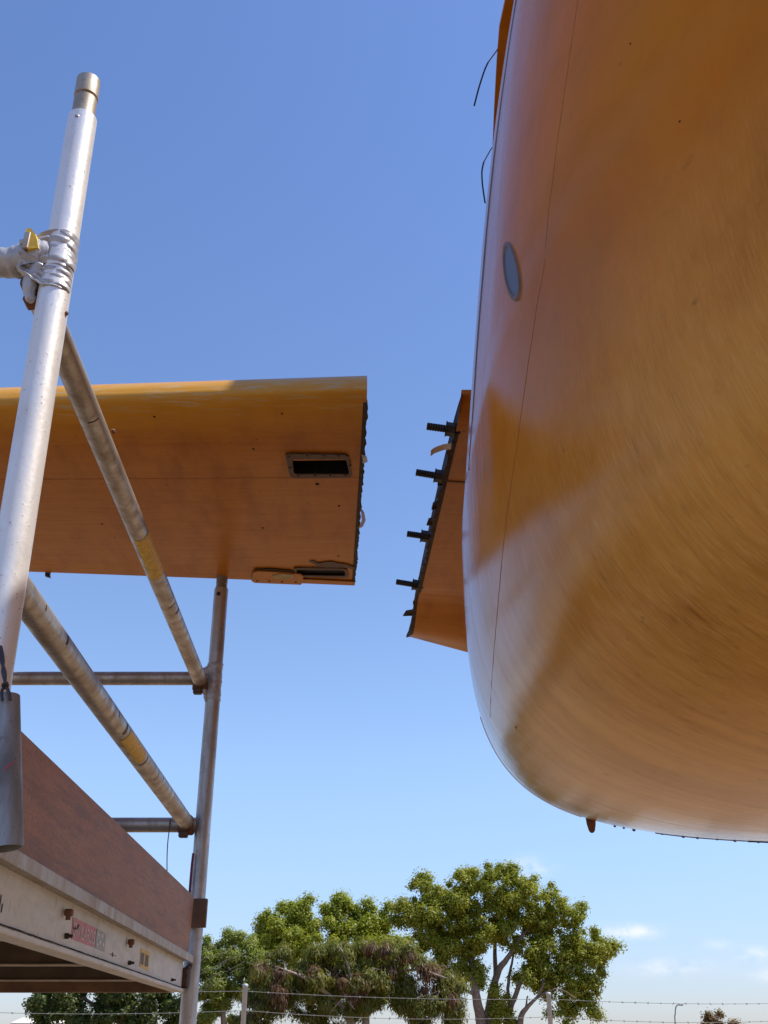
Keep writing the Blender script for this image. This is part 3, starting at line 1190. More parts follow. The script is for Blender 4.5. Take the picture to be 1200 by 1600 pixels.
zt_n = U(131, 187, YN).z
un = upright(npole, zt_n, .0272, M_POLE, M_SPIG)
uf = upright(fpole, U(345, 921, YF).z, .0265, M_FARP, M_GALV, False)
zt = U(345, 921, YF).z
s = MB().tube([fpole(z) for z in (zt - .05, zt + .012, zt + .014, zt + .019, zt + .021, zt + .075)], [.0222, .0222, .0190, .0190, .0218, .0218], 24, hollow=.004).make('spigot', M_GALV, uf, True)
shade_auto(s, 35)
FW = 1.35
def nleft(z): return npole(z) + Vector((-FW, 0, 0))
def fleft(z): return fpole(z) + Vector((-FW, 0, 0))
upright(nleft, zt_n, .0265, M_TUBE, M_SPIG, False)
upright(fleft, zt, .0265, M_TUBE, M_GALV, False)
rv = U(126.5, 199, YN)
MB().dome(rv + Vector((.0, -.0255, 0)), (.35, -.95, -.1), .005, .003, 10).make('locking_pin', M_GALV, un, True)
rv = U(343, 932, YF)
MB().dome(rv + Vector((0, -.0265, 0)), (.1, -1, -.1), .008, .005, 10).make('locking_pin', M_SEAL, uf, True)
# rungs of both end frames
zr1, zr2 = U(0, 411, YN).z, .664
for (f, fl, mat, zl) in ((npole, nleft, M_TUBE, (zr1, zr2, .165, -.335, -.835, -1.335)), (fpole, fleft, M_TUBE, (U(160, 1060, YF).z, U(240, 1289, YF).z, .165, -.335, -.835, -1.335))):
    for z in zl:
        o = MB().tube([f(z) + Vector((-.02, 0, 0)), fl(z) + Vector((.02, 0, 0))], .0245, 24).make('rung', mat, tower, True)
        shade_auto(o, 40)


# guard rails clipped between the end frames, each with hook clamps and a yellow sticker
def guard_rail(a, b, sticker, marks):
    d = (b - a).normalized()
    o = MB().tube([a + (b - a) * i / 16 for i in range(17)], .0255, 26, hollow=.0035).make('guard_rail', M_TUBE, tower, True)
    shade_auto(o, 40)
    up = Vector((0, 0, 1))
    sd = d.cross(up).normalized()
    # far clamp: curved claw hanging under the rung
    c = b + d * .012
    MB().box(c + Vector((0, .012, -.018)), sd * .026, Vector((0, .02, 0)), (0, 0, .020), .006).make('hook_clamp', M_RUST, o)
    MB().box(c + Vector((-.006, .0, -.040)), sd * .015, Vector((0, .012, 0)), (0, 0, .010), .003).make('clamp_jaw', M_FRAME, tower)
    MB().tube([c + d * .0 + up * .002, c + d * .02 + up * .002], .0275, 18).make('end_collar', M_SPIG, o, True)
    # sticker: a shell wrapped part of the way round
    (x0, y0), (x1, y1), aw = sticker

    def along(px, py):
        best = min((((Vector((0, 0, 0)) + proj2(a + (b - a) * k / 600) - Vector((px, py, 0))).length, k) for k in range(601)))
        return best[1] / 600
    t0, t1 = along(x0, y0), along(x1, y1)
    cvec = -(a + (b - a) * t0)
    cvec = (cvec - d * cvec.dot(d)).normalized()
    cs_ = d.cross(cvec).normalized()
    V, F = [], []
    m_ = 14
    for i in range(5):
        p = (a + (b - a) * (t0 + (t1 - t0) * i / 4))
        for k in range(m_ + 1):
            th = aw[0] + (aw[1] - aw[0]) * k / m_
            V.append(p + .0262 * (math.cos(th) * cvec + math.sin(th) * cs_))
    for i in range(4):
        for k in range(m_):
            F.append((i * (m_ + 1) + k, i * (m_ + 1) + k + 1, (i + 1) * (m_ + 1) + k + 1, (i + 1) * (m_ + 1) + k))
    mk('yellow_sticker', V, F, M_YLAB, o, True)
    for (x, y, w_, th0, th1) in marks:
        t0 = along(x, y)
        V, F = [], []
        for i in range(2):
            p = a + (b - a) * t0 + d * w_ * (i - .5)
            for k in range(9):
                th = th0 + (th1 - th0) * k / 8
                V.append(p + .0259 * (math.cos(th) * cvec + math.sin(th) * cs_))
        for k in range(8):
            F.append((k, k + 1, 9 + k + 1, 9 + k))
        mk('pen_mark', V, F, M_INK, o, True)
    return o


def proj2(p):
    zc = p.y * _c + p.z * _sn
    return Vector((600 + FPX * p.x / zc, 800 - FPX * (p.z * _c - p.y * _sn) / zc, 0))


r1 = guard_rail(U(54, 440, YN + .03), U(312, 1062, YF - .035), ((219, 830), (240, 893), (-1.35, .75)), ((273, 948, .010, -1.3, -.35), (268, 935, .004, -.9, .2), (150, 640, .004, -.6, .4)))
r2 = guard_rail(U(-16, 859, YN + .03), U(290, 1284, YF - .035), ((186, 1142), (210, 1180), (-1.0, .55)), ((94, 993, .008, -1.2, -.5), (181, 1136, .012, -1.1, .0), (176, 1112, .005, -1.2, -.6), (212, 1184, .006, -.9, .5), (242, 1216, .004, -1.1, -.5), (60, 942, .006, -1.1, -.7), (235, 1206, .003, -.9, .2)))
# scuffed weld nib on the upper rail
p = U(175, 676, 1.93)
MB().dome(U(176, 674, 1.905), (1, 0, .3), .006, .006, 8).make('weld_nib', M_RUST, r1)
p = npole(U(108, 492, YN).z) + Vector((.027, -.004, 0))
MB().dome(p, (1, -.3, 0), .004, .004, 8).make('weld_nib', M_RUST, un)


# taped joint on the near upright
def tape_sleeve(name, pts, rad, amp, seed, n=36, rings=22, squash=None):
    pts = spline(pts, max(2, rings // (len(pts) - 1)))
    rr = random.Random(seed)
    ph = [rr.uniform(0, 6.28) for _ in range(12)]
    N = len(pts)
    if callable(rad):
        rads = [rad(i / (N - 1)) for i in range(N)]
    else:
        rads = [rad] * N

    def jit(i, th):
        u = i / (N - 1)
        v = 0
        for k in range(6):
            v += math.sin((5 + 4 * k) * u * 3.0 + (k % 3) * th + ph[k]) / (1 + .6 * k)
        crease = abs(math.sin(9 * u * 3 + 1.4 * th + ph[7])) ** 6
        return amp * (.5 * v - 1.0 * crease)
    o = MB().tube(pts, rads, n, jit=jit).make(name, M_TAPE, tower, True)
    return o


zc_t = zr1
jn = npole(zr1)
# tape round the rung, bulging at the clamp
tape_sleeve('tape_wrap', [jn + Vector((-.16, 0, .0)), jn + Vector((-.10, 0, .0)), jn + Vector((-.062, 0, .004)), jn + Vector((-.03, 0, .006)), jn + Vector((-.012, 0, .004))],
            lambda u: .0275 + .010 * math.exp(-((u - .72) / .2) ** 2), .0022, 4, 40, 36)


# flat tape bands pulled over the upright: bands lie on the pole's face and pass across to the rung
def band(name, z0, z1, x_out, zo0, zo1, seed, wrap=(-.35, 1.75)):
    rr = random.Random(seed)
    ph = [rr.uniform(0, 6.28) for _ in range(8)]
    V, F = [], []
    nu, nv = 56, 26
    for i in range(nu + 1):
        u = i / nu
        for j in range(nv + 1):
            v = j / nv
            if u < .45:                                   # free span from rung to pole
                q = u / .45
                th0 = -PI / 2 + wrap[0]
                zl = zo0 + (zo1 - zo0) * v
                zr = z0 + (z1 - z0) * v
                zz = zl + (zr - zl) * q
                tgt = npole(zz) + .0288 * Vector((math.cos(th0), math.sin(th0), 0))
                src = npole(zz) + Vector((x_out, -.034 + .010 * math.cos(v * PI - 1.2), 0))
                p = src.lerp(tgt, q)
            else:
                q = (u - .45) / .55
                th = -PI / 2 + wrap[0] + (wrap[1] - wrap[0]) * q
                zz = z0 + (z1 - z0) * v
                p = npole(zz) + .0288 * Vector((math.cos(th), math.sin(th), 0))
            amp_ = .0055 * (1 - min(1, max(0, (u - .25) / .3)) * .55)
            wv = sum(math.sin(v * (7 + 6 * k) + u * (2 - k) + ph[k]) / (1 + k * .6) for k in range(4))
            cr = abs(math.sin(v * 11 + u * 3.5 + ph[5])) ** 6 + .6 * abs(math.sin(v * 5 - u * 9 + ph[2])) ** 10
            p = p + Vector((0, -1, 0)) * amp_ * (wv * .5 - 1.4 * cr)
            V.append(p)
    for i in range(nu):
        for j in range(nv):
            a = i * (nv + 1) + j
            F.append((a, a + nv + 1, a + nv + 2, a + 1))
    return mk(name, V, F, M_TAPE, tower, True)


zA = U(100, 375, YN).z
zB = U(96, 424, YN).z
band('tape_band', zB, zA, -.062, zr1 - .032, zr1 + .024, 1)
band('tape_band', U(84, 462, YN).z, U(88, 428, YN).z, -.060, zr1 - .038, zr1 - .005, 2, (-.5, 1.4))
# tail of tape and clamp body below the rung, yellow latch above it
MB().box(U(55, 458, YN + .012), (.011, 0, .002), (0, .018, 0), (.004, 0, .026), .005).make('clamp_body', M_RUST, tower)
tape_sleeve('tape_tail', [U(62, 418, YN - .012), U(48, 440, YN - .012), U(46, 462, YN - .01), U(52, 470, YN - .008)], lambda u: .017 - .011 * u, .0016, 8, 20, 18)
q = [U(x, y, YN - .040) for x, y in ((38, 389), (39, 362), (43, 356), (49, 357), (55, 365), (58, 376), (60, 387))]
V = q + [p + Vector((.003, .024, .0)) for p in q]
n = len(q)
o = mk('latch_lever', V, [tuple(range(n)), tuple(range(2 * n - 1, n - 1, -1))] + [(k, n + k, n + (k + 1) % n, (k + 1) % n) for k in range(n)], M_YEL, tower)
MB().box(U(41.5, 376, YN - .043), (.0052, 0, 0), (0, .003, 0), (.0, 0, .018), .001).make('latch_edge', M_SPIG, o)
MB().dome(U(41, 389, YN - .036), (0, -1, -.3), .0045, .004, 10).make('latch_rivet', M_RUST, o)
# taped joint on the far upright
zj = U(330, 1060, YF).z
tape_sleeve('tape_wrap', seg(fpole, zj + .055, zj - .085, 5), .0282, .0018, 21, 30, 26)
tape_sleeve('tape_wrap', [fpole(zj) + Vector((-.075, -.004, -.005)), fpole(zj + .012) + Vector((-.04, -.004, 0)), fpole(zj + .035) + Vector((-.01, -.004, 0))], lambda u: .024 - .002 * u, .002, 22, 24, 20)
tape_sleeve('tape_tail', [fpole(zj - .02) + Vector((-.035, -.02, 0)), fpole(zj - .05) + Vector((-.03, -.02, 0)), fpole(zj - .09) + Vector((-.02, -.015, 0))], lambda u: .012 - .006 * u, .0015, 23, 16, 14)

# purple strap on the far upright, thin wire hanging off the lower rung
q = [U(x, y, YF - .03) for x, y in ((302, 1333), (300, 1350), (298, 1372), (296, 1398))]
V = []
for p in q:
    V += [p + Vector((-.004, 0, 0)), p + Vector((.004, -.002, 0)), p + Vector((.004, .002, 0)), p + Vector((-.004, .003, 0))]
F = [(i * 4 + k, i * 4 + (k + 1) % 4, i * 4 + 4 + (k + 1) % 4, i * 4 + 4 + k) for i in range(3) for k in range(4)]
tag(mk('strap', V, F, M_STRAP), 'narrow purple strap hanging down the left of the far scaffold pole', 'strap')
tag(MB().tube(spline([U(x, y, YF - .03) for x, y in ((266, 1280), (264, 1300), (262, 1318), (261, 1340), (261, 1362))], 4), .0017, 8).make('tie_wire', M_WIRE, None, True),
    'thin loose wire hanging from the lower far rung above the toe board', 'wire')

# ------------------------------------------------------------------ platform and toe boards
def bx(Y):
    return -.637 - .041 * (Y - 3.55)


Y0, Y1 = 1.42, 3.545
deck = thing('scaffold_platform', 'white sided scaffold platform with dark plywood deck seen from below', 'platform', (-1.2, 2.5, .14))
D = Vector((-.041, 1, 0)).normalized()


def bar(name, prof, mat, y0=Y0, y1=Y1, parent=None, nseg=6):
    """extrude a closed profile of (dx, z) along the platform side"""
    V, F = [], []
    n = len(prof)
    for i in range(nseg + 1):
        Y = y0 + (y1 - y0) * i / nseg
        for dx, z in prof:
            V.append((bx(Y) + dx, Y, z))
    for i in range(nseg):
        for k in range(n):
            k2 = (k + 1) % n
            F.append((i * n + k, i * n + k2, (i + 1) * n + k2, (i + 1) * n + k))
    F += [tuple(range(n - 1, -1, -1)), tuple(nseg * n + k for k in range(n))]
    return mk(name, V, F, mat, parent or deck)


side = bar('side_beam', [(-.030, .1515), (.0, .1515), (.0, .228), (-.030, .228)], M_BEAM)
top_fl = bar('top_flange', [(-.034, .2285), (.026, .2285), (.0275, .2225), (.030, .2225), (.030, .243), (.028, .245), (-.034, .245)], M_FLANGE, parent=side)
bot_fl = bar('bottom_flange', [(-.030, .139), (.006, .139), (.0075, .141), (.0075, .147), (.006, .149), (-.030, .149)], M_BEAM, parent=side)
# rust line in the joint: irregular
V, F = [], []
rr = random.Random(5)
nn_ = 90
for i in range(nn_ + 1):
    Y = Y0 + (Y1 - Y0) * i / nn_
    wd = .0046 * max(.22, 1 - (Y - 1.5) / 1.0) if Y < 2.75 else .0009
    if 1.95 < Y < 2.05 or 2.28 < Y < 2.34:
        wd *= .35
    a = .1530 + rr.uniform(-.0004, .0004)
    b = .1512 - wd * rr.uniform(.45, 1.0)
    V += [(bx(Y) + .0009, Y, a), (bx(Y) + .0012, Y, .1512), (bx(Y) + .0086, Y, max(b, .1415))]
for i in range(nn_):
    F += [(i * 3, i * 3 + 1, (i + 1) * 3 + 1, (i + 1) * 3), (i * 3 + 1, i * 3 + 2, (i + 1) * 3 + 2, (i + 1) * 3 + 1)]
mk('rust_line', V, F, M_SEAL, side)


def on_beam(px, py, off=.001):
    d = px_dir(px, py)
    # plane x = bx(y) + off
    k = (-.637 + .041 * 3.55 + off) / (d.x + .041 * d.y)
    return d * k


def beam_quad(name, c4, mat, off, parent=side, th=.0006):
    q = [on_beam(x, y, off) for x, y in c4]
    n = len(q)
    V = q + [p + Vector((-th, 0, 0)) for p in q]
    o = mk(name, V, [tuple(range(n - 1, -1, -1)), tuple(range(n, 2 * n))] + [(k, (k + 1) % n, n + (k + 1) % n, n + k) for k in range(n)], mat, parent)
    return o


beam_quad('red_label', [(114.5, 1433), (151, 1450.5), (146.5, 1480), (112, 1467)], M_PINK, .0012)
beam_quad('grey_label', [(152, 1451), (166.5, 1459), (163.5, 1487), (148.5, 1481)], M_GREYL, .0013)
beam_quad('yellow_label', [(221, 1481), (235, 1488.5), (231.5, 1517), (218, 1510)], M_YLAB, .0012)
beam_quad('label_panel', [(221.5, 1488), (226, 1490), (224, 1508), (219.5, 1506)], M_FRAME, .0018)
beam_quad('label_panel', [(228, 1491), (232.5, 1493.5), (231, 1511), (226, 1509)], M_FRAME, .0018)
# chalk-white print on the red label, scuffed
fc = bpy.data.curves.new('label_print', 'FONT')
fc.body = 'SWILARDS'
fc.size = 1.0
fc.extrude = 0.0
tmp = bpy.data.objects.new('label_print', fc)
COL.objects.link(tmp)
bpy.context.view_layer.update()
me = bpy.data.meshes.new_from_object(tmp.evaluated_get(bpy.context.evaluated_depsgraph_get()))
COL.objects.unlink(tmp)
bpy.data.objects.remove(tmp)
tv = np.array([v.co[:] for v in me.vertices])
tf = [tuple(p.vertices) for p in me.polygons]
mn, mx = tv.min(0), tv.max(0)
q00, q10, q01, q11 = on_beam(114.5, 1462.5, .0022), on_beam(146.5, 1476, .0022), on_beam(116, 1440.5, .0022), on_beam(149.5, 1456.5, .0022)
W = []
for p in tv:
    u, v = (p[0] - mn[0]) / (mx[0] - mn[0]), (p[1] - mn[1]) / (mx[1] - mn[1])
    W.append(q00.lerp(q10, u).lerp(q01.lerp(q11, u), v))
mk('label_print', W, tf, M_LETTER, side)
for (x, y, w_, h_) in ((155, 1460, 2.2, 4), (160, 1462, 2.4, 5), (157, 1472, 2.5, 5), (162, 1476, 2, 5), (153, 1475, 2, 3)):
    beam_quad('grey_print', [(x - w_ / 2, y - h_ / 2), (x + w_ / 2, y - h_ / 2 + 1), (x + w_ / 2 - .6, y + h_ / 2 + 1), (x - w_ / 2 - .6, y + h_ / 2)], M_LETTER, .0019)
beam_quad('scuff_mark', [(115, 1449), (119, 1449.5), (121, 1450), (124, 1444), (123.5, 1448), (122, 1452), (117, 1452.5)], M_INK, .0030)
beam_quad('pen_cross', [(176.2, 1488), (177.2, 1488.3), (176.4, 1495), (175.4, 1494.6)], M_INK, .0012)
beam_quad('pen_cross', [(172, 1490), (182, 1493.6), (181.8, 1494.4), (171.8, 1490.8)], M_INK, .0016)
for (x, y, r) in ((102, 1462.5, .0055), (201, 1504.5, .0055), (268, 1531, .0045)):
    p = on_beam(x, y)
    bo = MB().tube([p, p + Vector((.006, 0, 0))], r, 6)
    bo.tube([p + Vector((.006, 0, 0)), p + Vector((.013, 0, 0))], r * .55, 8)
    bo.make('beam_bolt', M_SEAL, side)
for (x, y) in ((107.5, 1426), (205, 1472)):
    p = on_beam(x, y, .010)
    MB().box(p, (.007, 0, 0), (0, .007, 0), (0, 0, .006), .002).tube([p + Vector((0, 0, -.005)), p + Vector((0, 0, -.012))], .0045, 6).make('clip_bolt', M_RUST, side)
for k, (x, y) in enumerate(((2, 1398), (4, 1412), (1, 1404))):
    beam_quad('pen_mark', [(x, y), (x + 1.2, y), (x - 1, y + 14), (x - 2.2, y + 14)], M_INK, .0012)
# hook at the far end of the beam
MB().box((bx(3.55) + .004, 3.553, .180), (.016, 0, 0), (0, .012, 0), (0, 0, .030), .005).tube([(bx(3.55) + .012, 3.55, .205), (bx(3.55) + .016, 3.575, .215), (bx(3.55) + .016, 3.60, .20), (bx(3.55) + .016, 3.61, .18)], .009, 10).make('end_hook', M_FRAME, deck)
bar('side_beam', [(-1.20, .142), (-1.23, .142), (-1.23, .242), (-1.20, .242)], M_BEAM)
bar('deck_panel', [(-1.198, .222), (-.036, .222), (-.036, .240), (-1.198, .240)], M_DECK)
for Yj in (1.60, 1.93, 2.60, 3.27):
    j = MB().box((bx(Yj) - .615, Yj, .190), (.578, 0, 0), (0, .012, 0), (0, 0, .030)).make('deck_joist', M_DECK, deck)
    MB().box((bx(Yj) - .615, Yj - .004, .1585), (.578, 0, 0), (0, .018, 0), (0, 0, .0016)).make('joist_flange', M_FLANGE, j)
MB().box((bx(3.5) - .615, 3.507, .172), (.580, 0, 0), (0, .022, 0), (0, 0, .036), .003).make('end_beam', M_TIMBER, deck)
MB().box((bx(1.45) - .615, 1.45, .172), (.580, 0, 0), (0, .022, 0), (0, 0, .036), .003).make('end_beam', M_TIMBER, deck)

# long toe board standing on the platform edge
ta, tb_ = U(33, 1140, 1.0), U(297, 1400, 3.50)
V = []
for (Y, zb_) in ((Y0 + .01, .246), (3.49, .246)):
    for (dx, z) in ((-.016, .246), (-.003, .246), (-.003, .417), (-.016, .417)):
        V.append((bx(Y) + dx + .008 + .016 * (Y - 1.4) / 2.1, Y + (.018 if z > .3 and Y > 3 else 0), z))
tag(mk('toe_board', V, [(0, 1, 2, 3), (7, 6, 5, 4), (0, 4, 5, 1), (1, 5, 6, 2), (2, 6, 7, 3), (3, 7, 4, 0)], M_PLY), 'long reddish plywood toe board standing along the white platform side', 'toe board')
# end board that crosses the far pole
p0, p1 = U(291.5, 1427, 3.545), U(322.5, 1426, 3.545)
zt_, zb_ = U(310, 1404, 3.545).z, U(310, 1449, 3.545).z
c = (p0 + p1) / 2
tag(MB().box((c.x, 3.552, (zt_ + zb_) / 2), ((p1 - p0).x / 2, 0, 0), (0, .011, 0), (0, 0, (zt_ - zb_) / 2), .0015).make('wood_block', M_TIMBER),
    'small square dark brown wood block fixed across the far scaffold pole', 'wood block')

# ------------------------------------------------------------------ hanging pipe
pt, pb = U(4, 1090, 1.36), U(8, 1326, 1.36)
hp = thing('hanging_pipe', 'short grey pipe hanging on dark tie wire beside the near scaffold pole', 'pipe', pb)
o = MB().tube([pt + (pb - pt) * i / 8 for i in range(9)], .0228, 30, hollow=.003).make('pipe', M_PIPE, hp, True)
shade_auto(o, 40)
for (x, s_) in ((3, 1), (15, -1)):
    MB().tube(spline([U(x + 1, 1094, 1.333), U(x - 1, 1082, 1.335), U(8, 1068, 1.34), U(6 - 2 * s_, 1050, 1.35), U(3 + s_ * 2, 1030, 1.37), U(0, 1005, 1.38)], 5), .0022, 8).make('tie_wire', M_WIRE, hp, True)
MB().tube(spline([U(4, 1070, 1.335), U(9, 1066, 1.332), U(12, 1072, 1.338), U(6, 1075, 1.342), U(4, 1070, 1.335)], 4), .002, 8).make('wire_knot', M_WIRE, hp, True)
mkp = [U(x, y, 1.334) for x, y in ((6, 1206), (9, 1199), (14, 1196), (20, 1192), (22, 1189))]
V = []
for i, p in enumerate(mkp):
    V += [p + Vector((0, 0, .0013)), p + Vector((.0004, 0, -.0013))]
mk('ink_scribble', V, [(i * 2, i * 2 + 1, i * 2 + 3, i * 2 + 2) for i in range(4)], M_REDINK, hp)

# ------------------------------------------------------------------ fence
fence = thing('barbed_fence', 'galvanised post fence topped with three strands of barbed wire', 'fence', (0.5, 10.5, -CZ))
FP = [(-4.2, 9.0, .47), (-1.23, 10.0, .46), (1.60, 11.0, .43), (4.5, 12.0, .43), (7.5, 13.0, .42), (-7.2, 8.0, .47)]
FP.sort()
for (x, y, z) in FP:
    MB().tube([(x, y, -CZ), (x, y, z - .03), (x, y, z - .028), (x, y, z - .008), (x, y, z)], [.0225, .0225, .025, .025, .015], 16).make('fence_post', M_POST, fence, True)
for r_, dzs in enumerate((-.062, -.215, -.37)):
    wr = MB()
    for a, b in zip(FP[:-1], FP[1:]):
        A, B = Vector(a) + Vector((0, -.028, dzs)), Vector(b) + Vector((0, -.028, dzs))
        n = 14
        pts = []
        for i in range(n + 1):
            u = i / n
            p = A.lerp(B, u)
            p.z -= .05 * (1 - (2 * u - 1) ** 2) * (.5 + .35 * r_)
            pts.append(p)
        wr.tube(pts, .0022, 5, caps=False)
        L = (B - A).length
        for i in range(int(L / .14)):
            u = (i + .5) / int(L / .14)
            p = A.lerp(B, u)
            p.z -= .05 * (1 - (2 * u - 1) ** 2) * (.5 + .35 * r_)
            for q in range(2):
                th = random.uniform(0, PI)
                dd = Vector((random.uniform(-.5, .5), math.cos(th), math.sin(th))) * .014
                wr.tube([p - dd, p + dd], .0018, 3, caps=False)
            wr.tube([p - Vector((.008, 0, 0)), p + Vector((.008, 0, 0))], .0042, 5)
    wr.make('barbed_wire', M_BARB, fence)

# gooseneck lamp far off
ly = 40
lp = thing('street_lamp', 'thin gooseneck lamp post standing against the pale sky', 'street lamp', U(1063, 1700, ly))
q = [U(x, y, ly) for x, y in ((1064, 1780), (1064, 1640), (1063.5, 1600), (1063, 1588), (1055, 1580))]
q = [U(1056, 1640, ly), U(1055, 1600, ly), U(1055, 1585, ly), U(1056, 1574, ly), U(1060, 1569.5, ly), U(1064, 1570, ly)]
q[0].z = -CZ
MB().tube(spline(q, 5), .022, 8).make('lamp_post', M_GALV, lp, True)
MB().box(U(1064, 1570, ly), (.07, 0, 0), (0, .05, 0), (0, 0, .03), .01).make('lamp_head', M_GALV, lp)


# ------------------------------------------------------------------ trees
def leaves(name, centres, radii, count, size, mat, parent, droop=0.0, aspect=.55, seed=1, up=.35):
    """leaf-size quads spread over many small clumps"""
    r = np.random.default_rng(seed)
    C = np.array(centres)
    Rr = np.array(radii)
    wgt = Rr ** 2
    idx = r.choice(len(C), size=count, p=wgt / wgt.sum())
    d = r.normal(size=(count, 3))
    d /= np.linalg.norm(d, axis=1, keepdims=True)
    rad = Rr[idx] * np.minimum(np.abs(r.normal(0, .62, count)), 1.35)
    P = C[idx] + d * rad[:, None] * np.array((1, 1, .85))
    nrm = d * 1.0 + r.normal(size=(count, 3)) * .38 + np.array((0, -.3, up + .25))
    nrm /= np.linalg.norm(nrm, axis=1, keepdims=True)
    t = r.normal(size=(count, 3)) + np.array((0, 0, -droop * 3))
    t -= nrm * np.sum(t * nrm, 1, keepdims=True)
    t /= np.linalg.norm(t, axis=1, keepdims=True) + 1e-9
    b = np.cross(nrm, t)
    s = size * r.uniform(.6, 1.3, count)[:, None]
    q = np.stack([P - t * s * .5, P + b * s * aspect * .5, P + t * s * .5 + nrm * s * -.08, P - b * s * aspect * .5], 1).reshape(-1, 3)
    me = bpy.data.meshes.new(name)
    o = bpy.data.objects.new(name, me)
    COL.objects.link(o)
    o.parent = parent
    off = np.array(base_of(parent))
    L = q + np.array((0, 0, CZ)) - off
    me.vertices.add(count * 4)
    me.vertices.foreach_set('co', L.astype(np.float32).ravel())
    me.loops.add(count * 4)
    me.loops.foreach_set('vertex_index', np.arange(count * 4, dtype=np.int32))
    me.polygons.add(count)
    me.polygons.foreach_set('loop_start', np.arange(0, count * 4, 4, dtype=np.int32))
    me.update(calc_edges=True)
    me.materials.append(mat)
    return o


def clumps(blobs, Y, per, rmin, rmax, seed, flat=.8, shell=.12):
    """blobs in photograph pixels on the tree's own plane -> clump centres in metres"""
    rr = random.Random(seed)
    C, Rr = [], []
    for (px, py, rx, ry) in blobs:
        c = U(px, py, Y)
        sc_ = c.y * _c + c.z * _sn
        ax, az_ = rx / FPX * sc_, ry / FPX * sc_ * 1.06
        ay = min(ax, az_ * 1.4)
        k = max(4, int(per * ax * az_))
        for _ in range(k):
            d = Vector((rr.gauss(0, 1), rr.gauss(0, 1), rr.gauss(0, 1))).normalized()
            q = rr.uniform(shell, 1) ** .5
            C.append((c.x + d.x * ax * q, c.y + d.y * ay * q, c.z + d.z * az_ * q))
            Rr.append(rr.uniform(rmin, rmax))
    return C, Rr


def limbs(name, paths, Y, mat, parent):
    """limbs through photograph pixels; each = list of (px, py, radius m, depth offset)"""
    m = MB()
    for path in paths:
        pts = [U(px, py, Y + dy) for (px, py, r_, dy) in path]
        rad = [r_ * .72 for (px, py, r_, dy) in path]
        P, RR = [], []
        k_ = 4
        sp_ = spline(pts, k_)
        for i, p in enumerate(sp_):
            u = i / k_
            a = min(int(u), len(rad) - 2)
            P.append(p + Vector((random.uniform(-1, 1), random.uniform(-1, 1), 0)) * .03)
            RR.append(rad[a] + (rad[a + 1] - rad[a]) * (u - a))
        m.tube(P, RR, 9, jit=lambda i, th: .08 * rad[0] * math.sin(3 * th + i))
    return m.make(name, mat, parent, True)


# large yellow-green tree on the right
YT = 62.0
b_ = U(775, 1628, YT)
t1 = thing('broad_tree', 'tallest broad tree with yellow green crown and several bare limbs', 'tree', (b_.x, YT, -CZ))
base = 1660
limbs('trunk', [
    [(760, 1700, .50, 0), (752, 1600, .40, 0), (742, 1545, .30, -.5), (735, 1490, .22, .2), (722, 1455, .15, .6), (706, 1420, .08, .8), (690, 1395, .04, .8)],
    [(768, 1700, .50, .5), (764, 1600, .38, .5), (770, 1545, .28, .5), (780, 1515, .24, .3), (797, 1490, .18, 0), (815, 1462, .10, .2), (840, 1440, .05, .3)],
    [(775, 1690, .35, 1), (776, 1600, .25, 1.2), (775, 1540, .20, 1.4), (774, 1490, .15, 1.5), (776, 1440, .09, 1.5), (790, 1400, .05, 1.5)],
    [(784, 1690, .38, .5), (792, 1598, .28, .4), (803, 1560, .20, .2), (815, 1530, .15, 0), (835, 1500, .08, .2), (870, 1470, .04, .3)],
    [(800, 1690, .3, 0), (813, 1600, .22, -.4), (820, 1577, .17, -.6), (838, 1560, .10, -.8), (850, 1535, .06, -1)],
    [(822, 1576, .08, -.6), (824, 1556, .05, -.6)],
    [(738, 1552, .14, -.6), (725, 1545, .10, -.9), (712, 1528, .07, -1.2), (700, 1500, .04, -1.5)],
    [(796, 1570, .16, .4), (794, 1535, .12, .6), (800, 1505, .09, .8), (805, 1470, .05, 1)],
    [(815, 1462, .09, .2), (850, 1425, .06, .4), (885, 1400, .03, .4)],
    [(838, 1560, .08, -.8), (870, 1545, .05, -1.5), (900, 1560, .03, -2)],
], YT, M_BARK, t1)
BL1 = [(690, 1395, 70, 32), (770, 1385, 60, 32), (830, 1405, 62, 34), (880, 1435, 40, 28), (650, 1432, 36, 28), (700, 1440, 52, 44),
       (675, 1480, 30, 40), (760, 1440, 55, 40), (700, 1490, 34, 34), (745, 1500, 22, 40), (820, 1455, 52, 34), (870, 1485, 52, 32), (925, 1480, 42, 30), (945, 1495, 22, 24),
       (845, 1520, 44, 26), (890, 1535, 34, 30), (915, 1545, 20, 28), (880, 1578, 22, 24), (925, 1575, 12, 16), (845, 1548, 20, 14), (780, 1560, 14, 34), (722, 1520, 18, 18), (632, 1408, 14, 12), (622, 1440, 10, 10), (785, 1362, 26, 12), (730, 1366, 30, 12), (800, 1590, 8, 18)]
C, Rr = clumps(BL1, YT, 15, .26, .55, 11)
leaves('crown', C, Rr, 260000, .155, M_LEAF1, t1, seed=3)

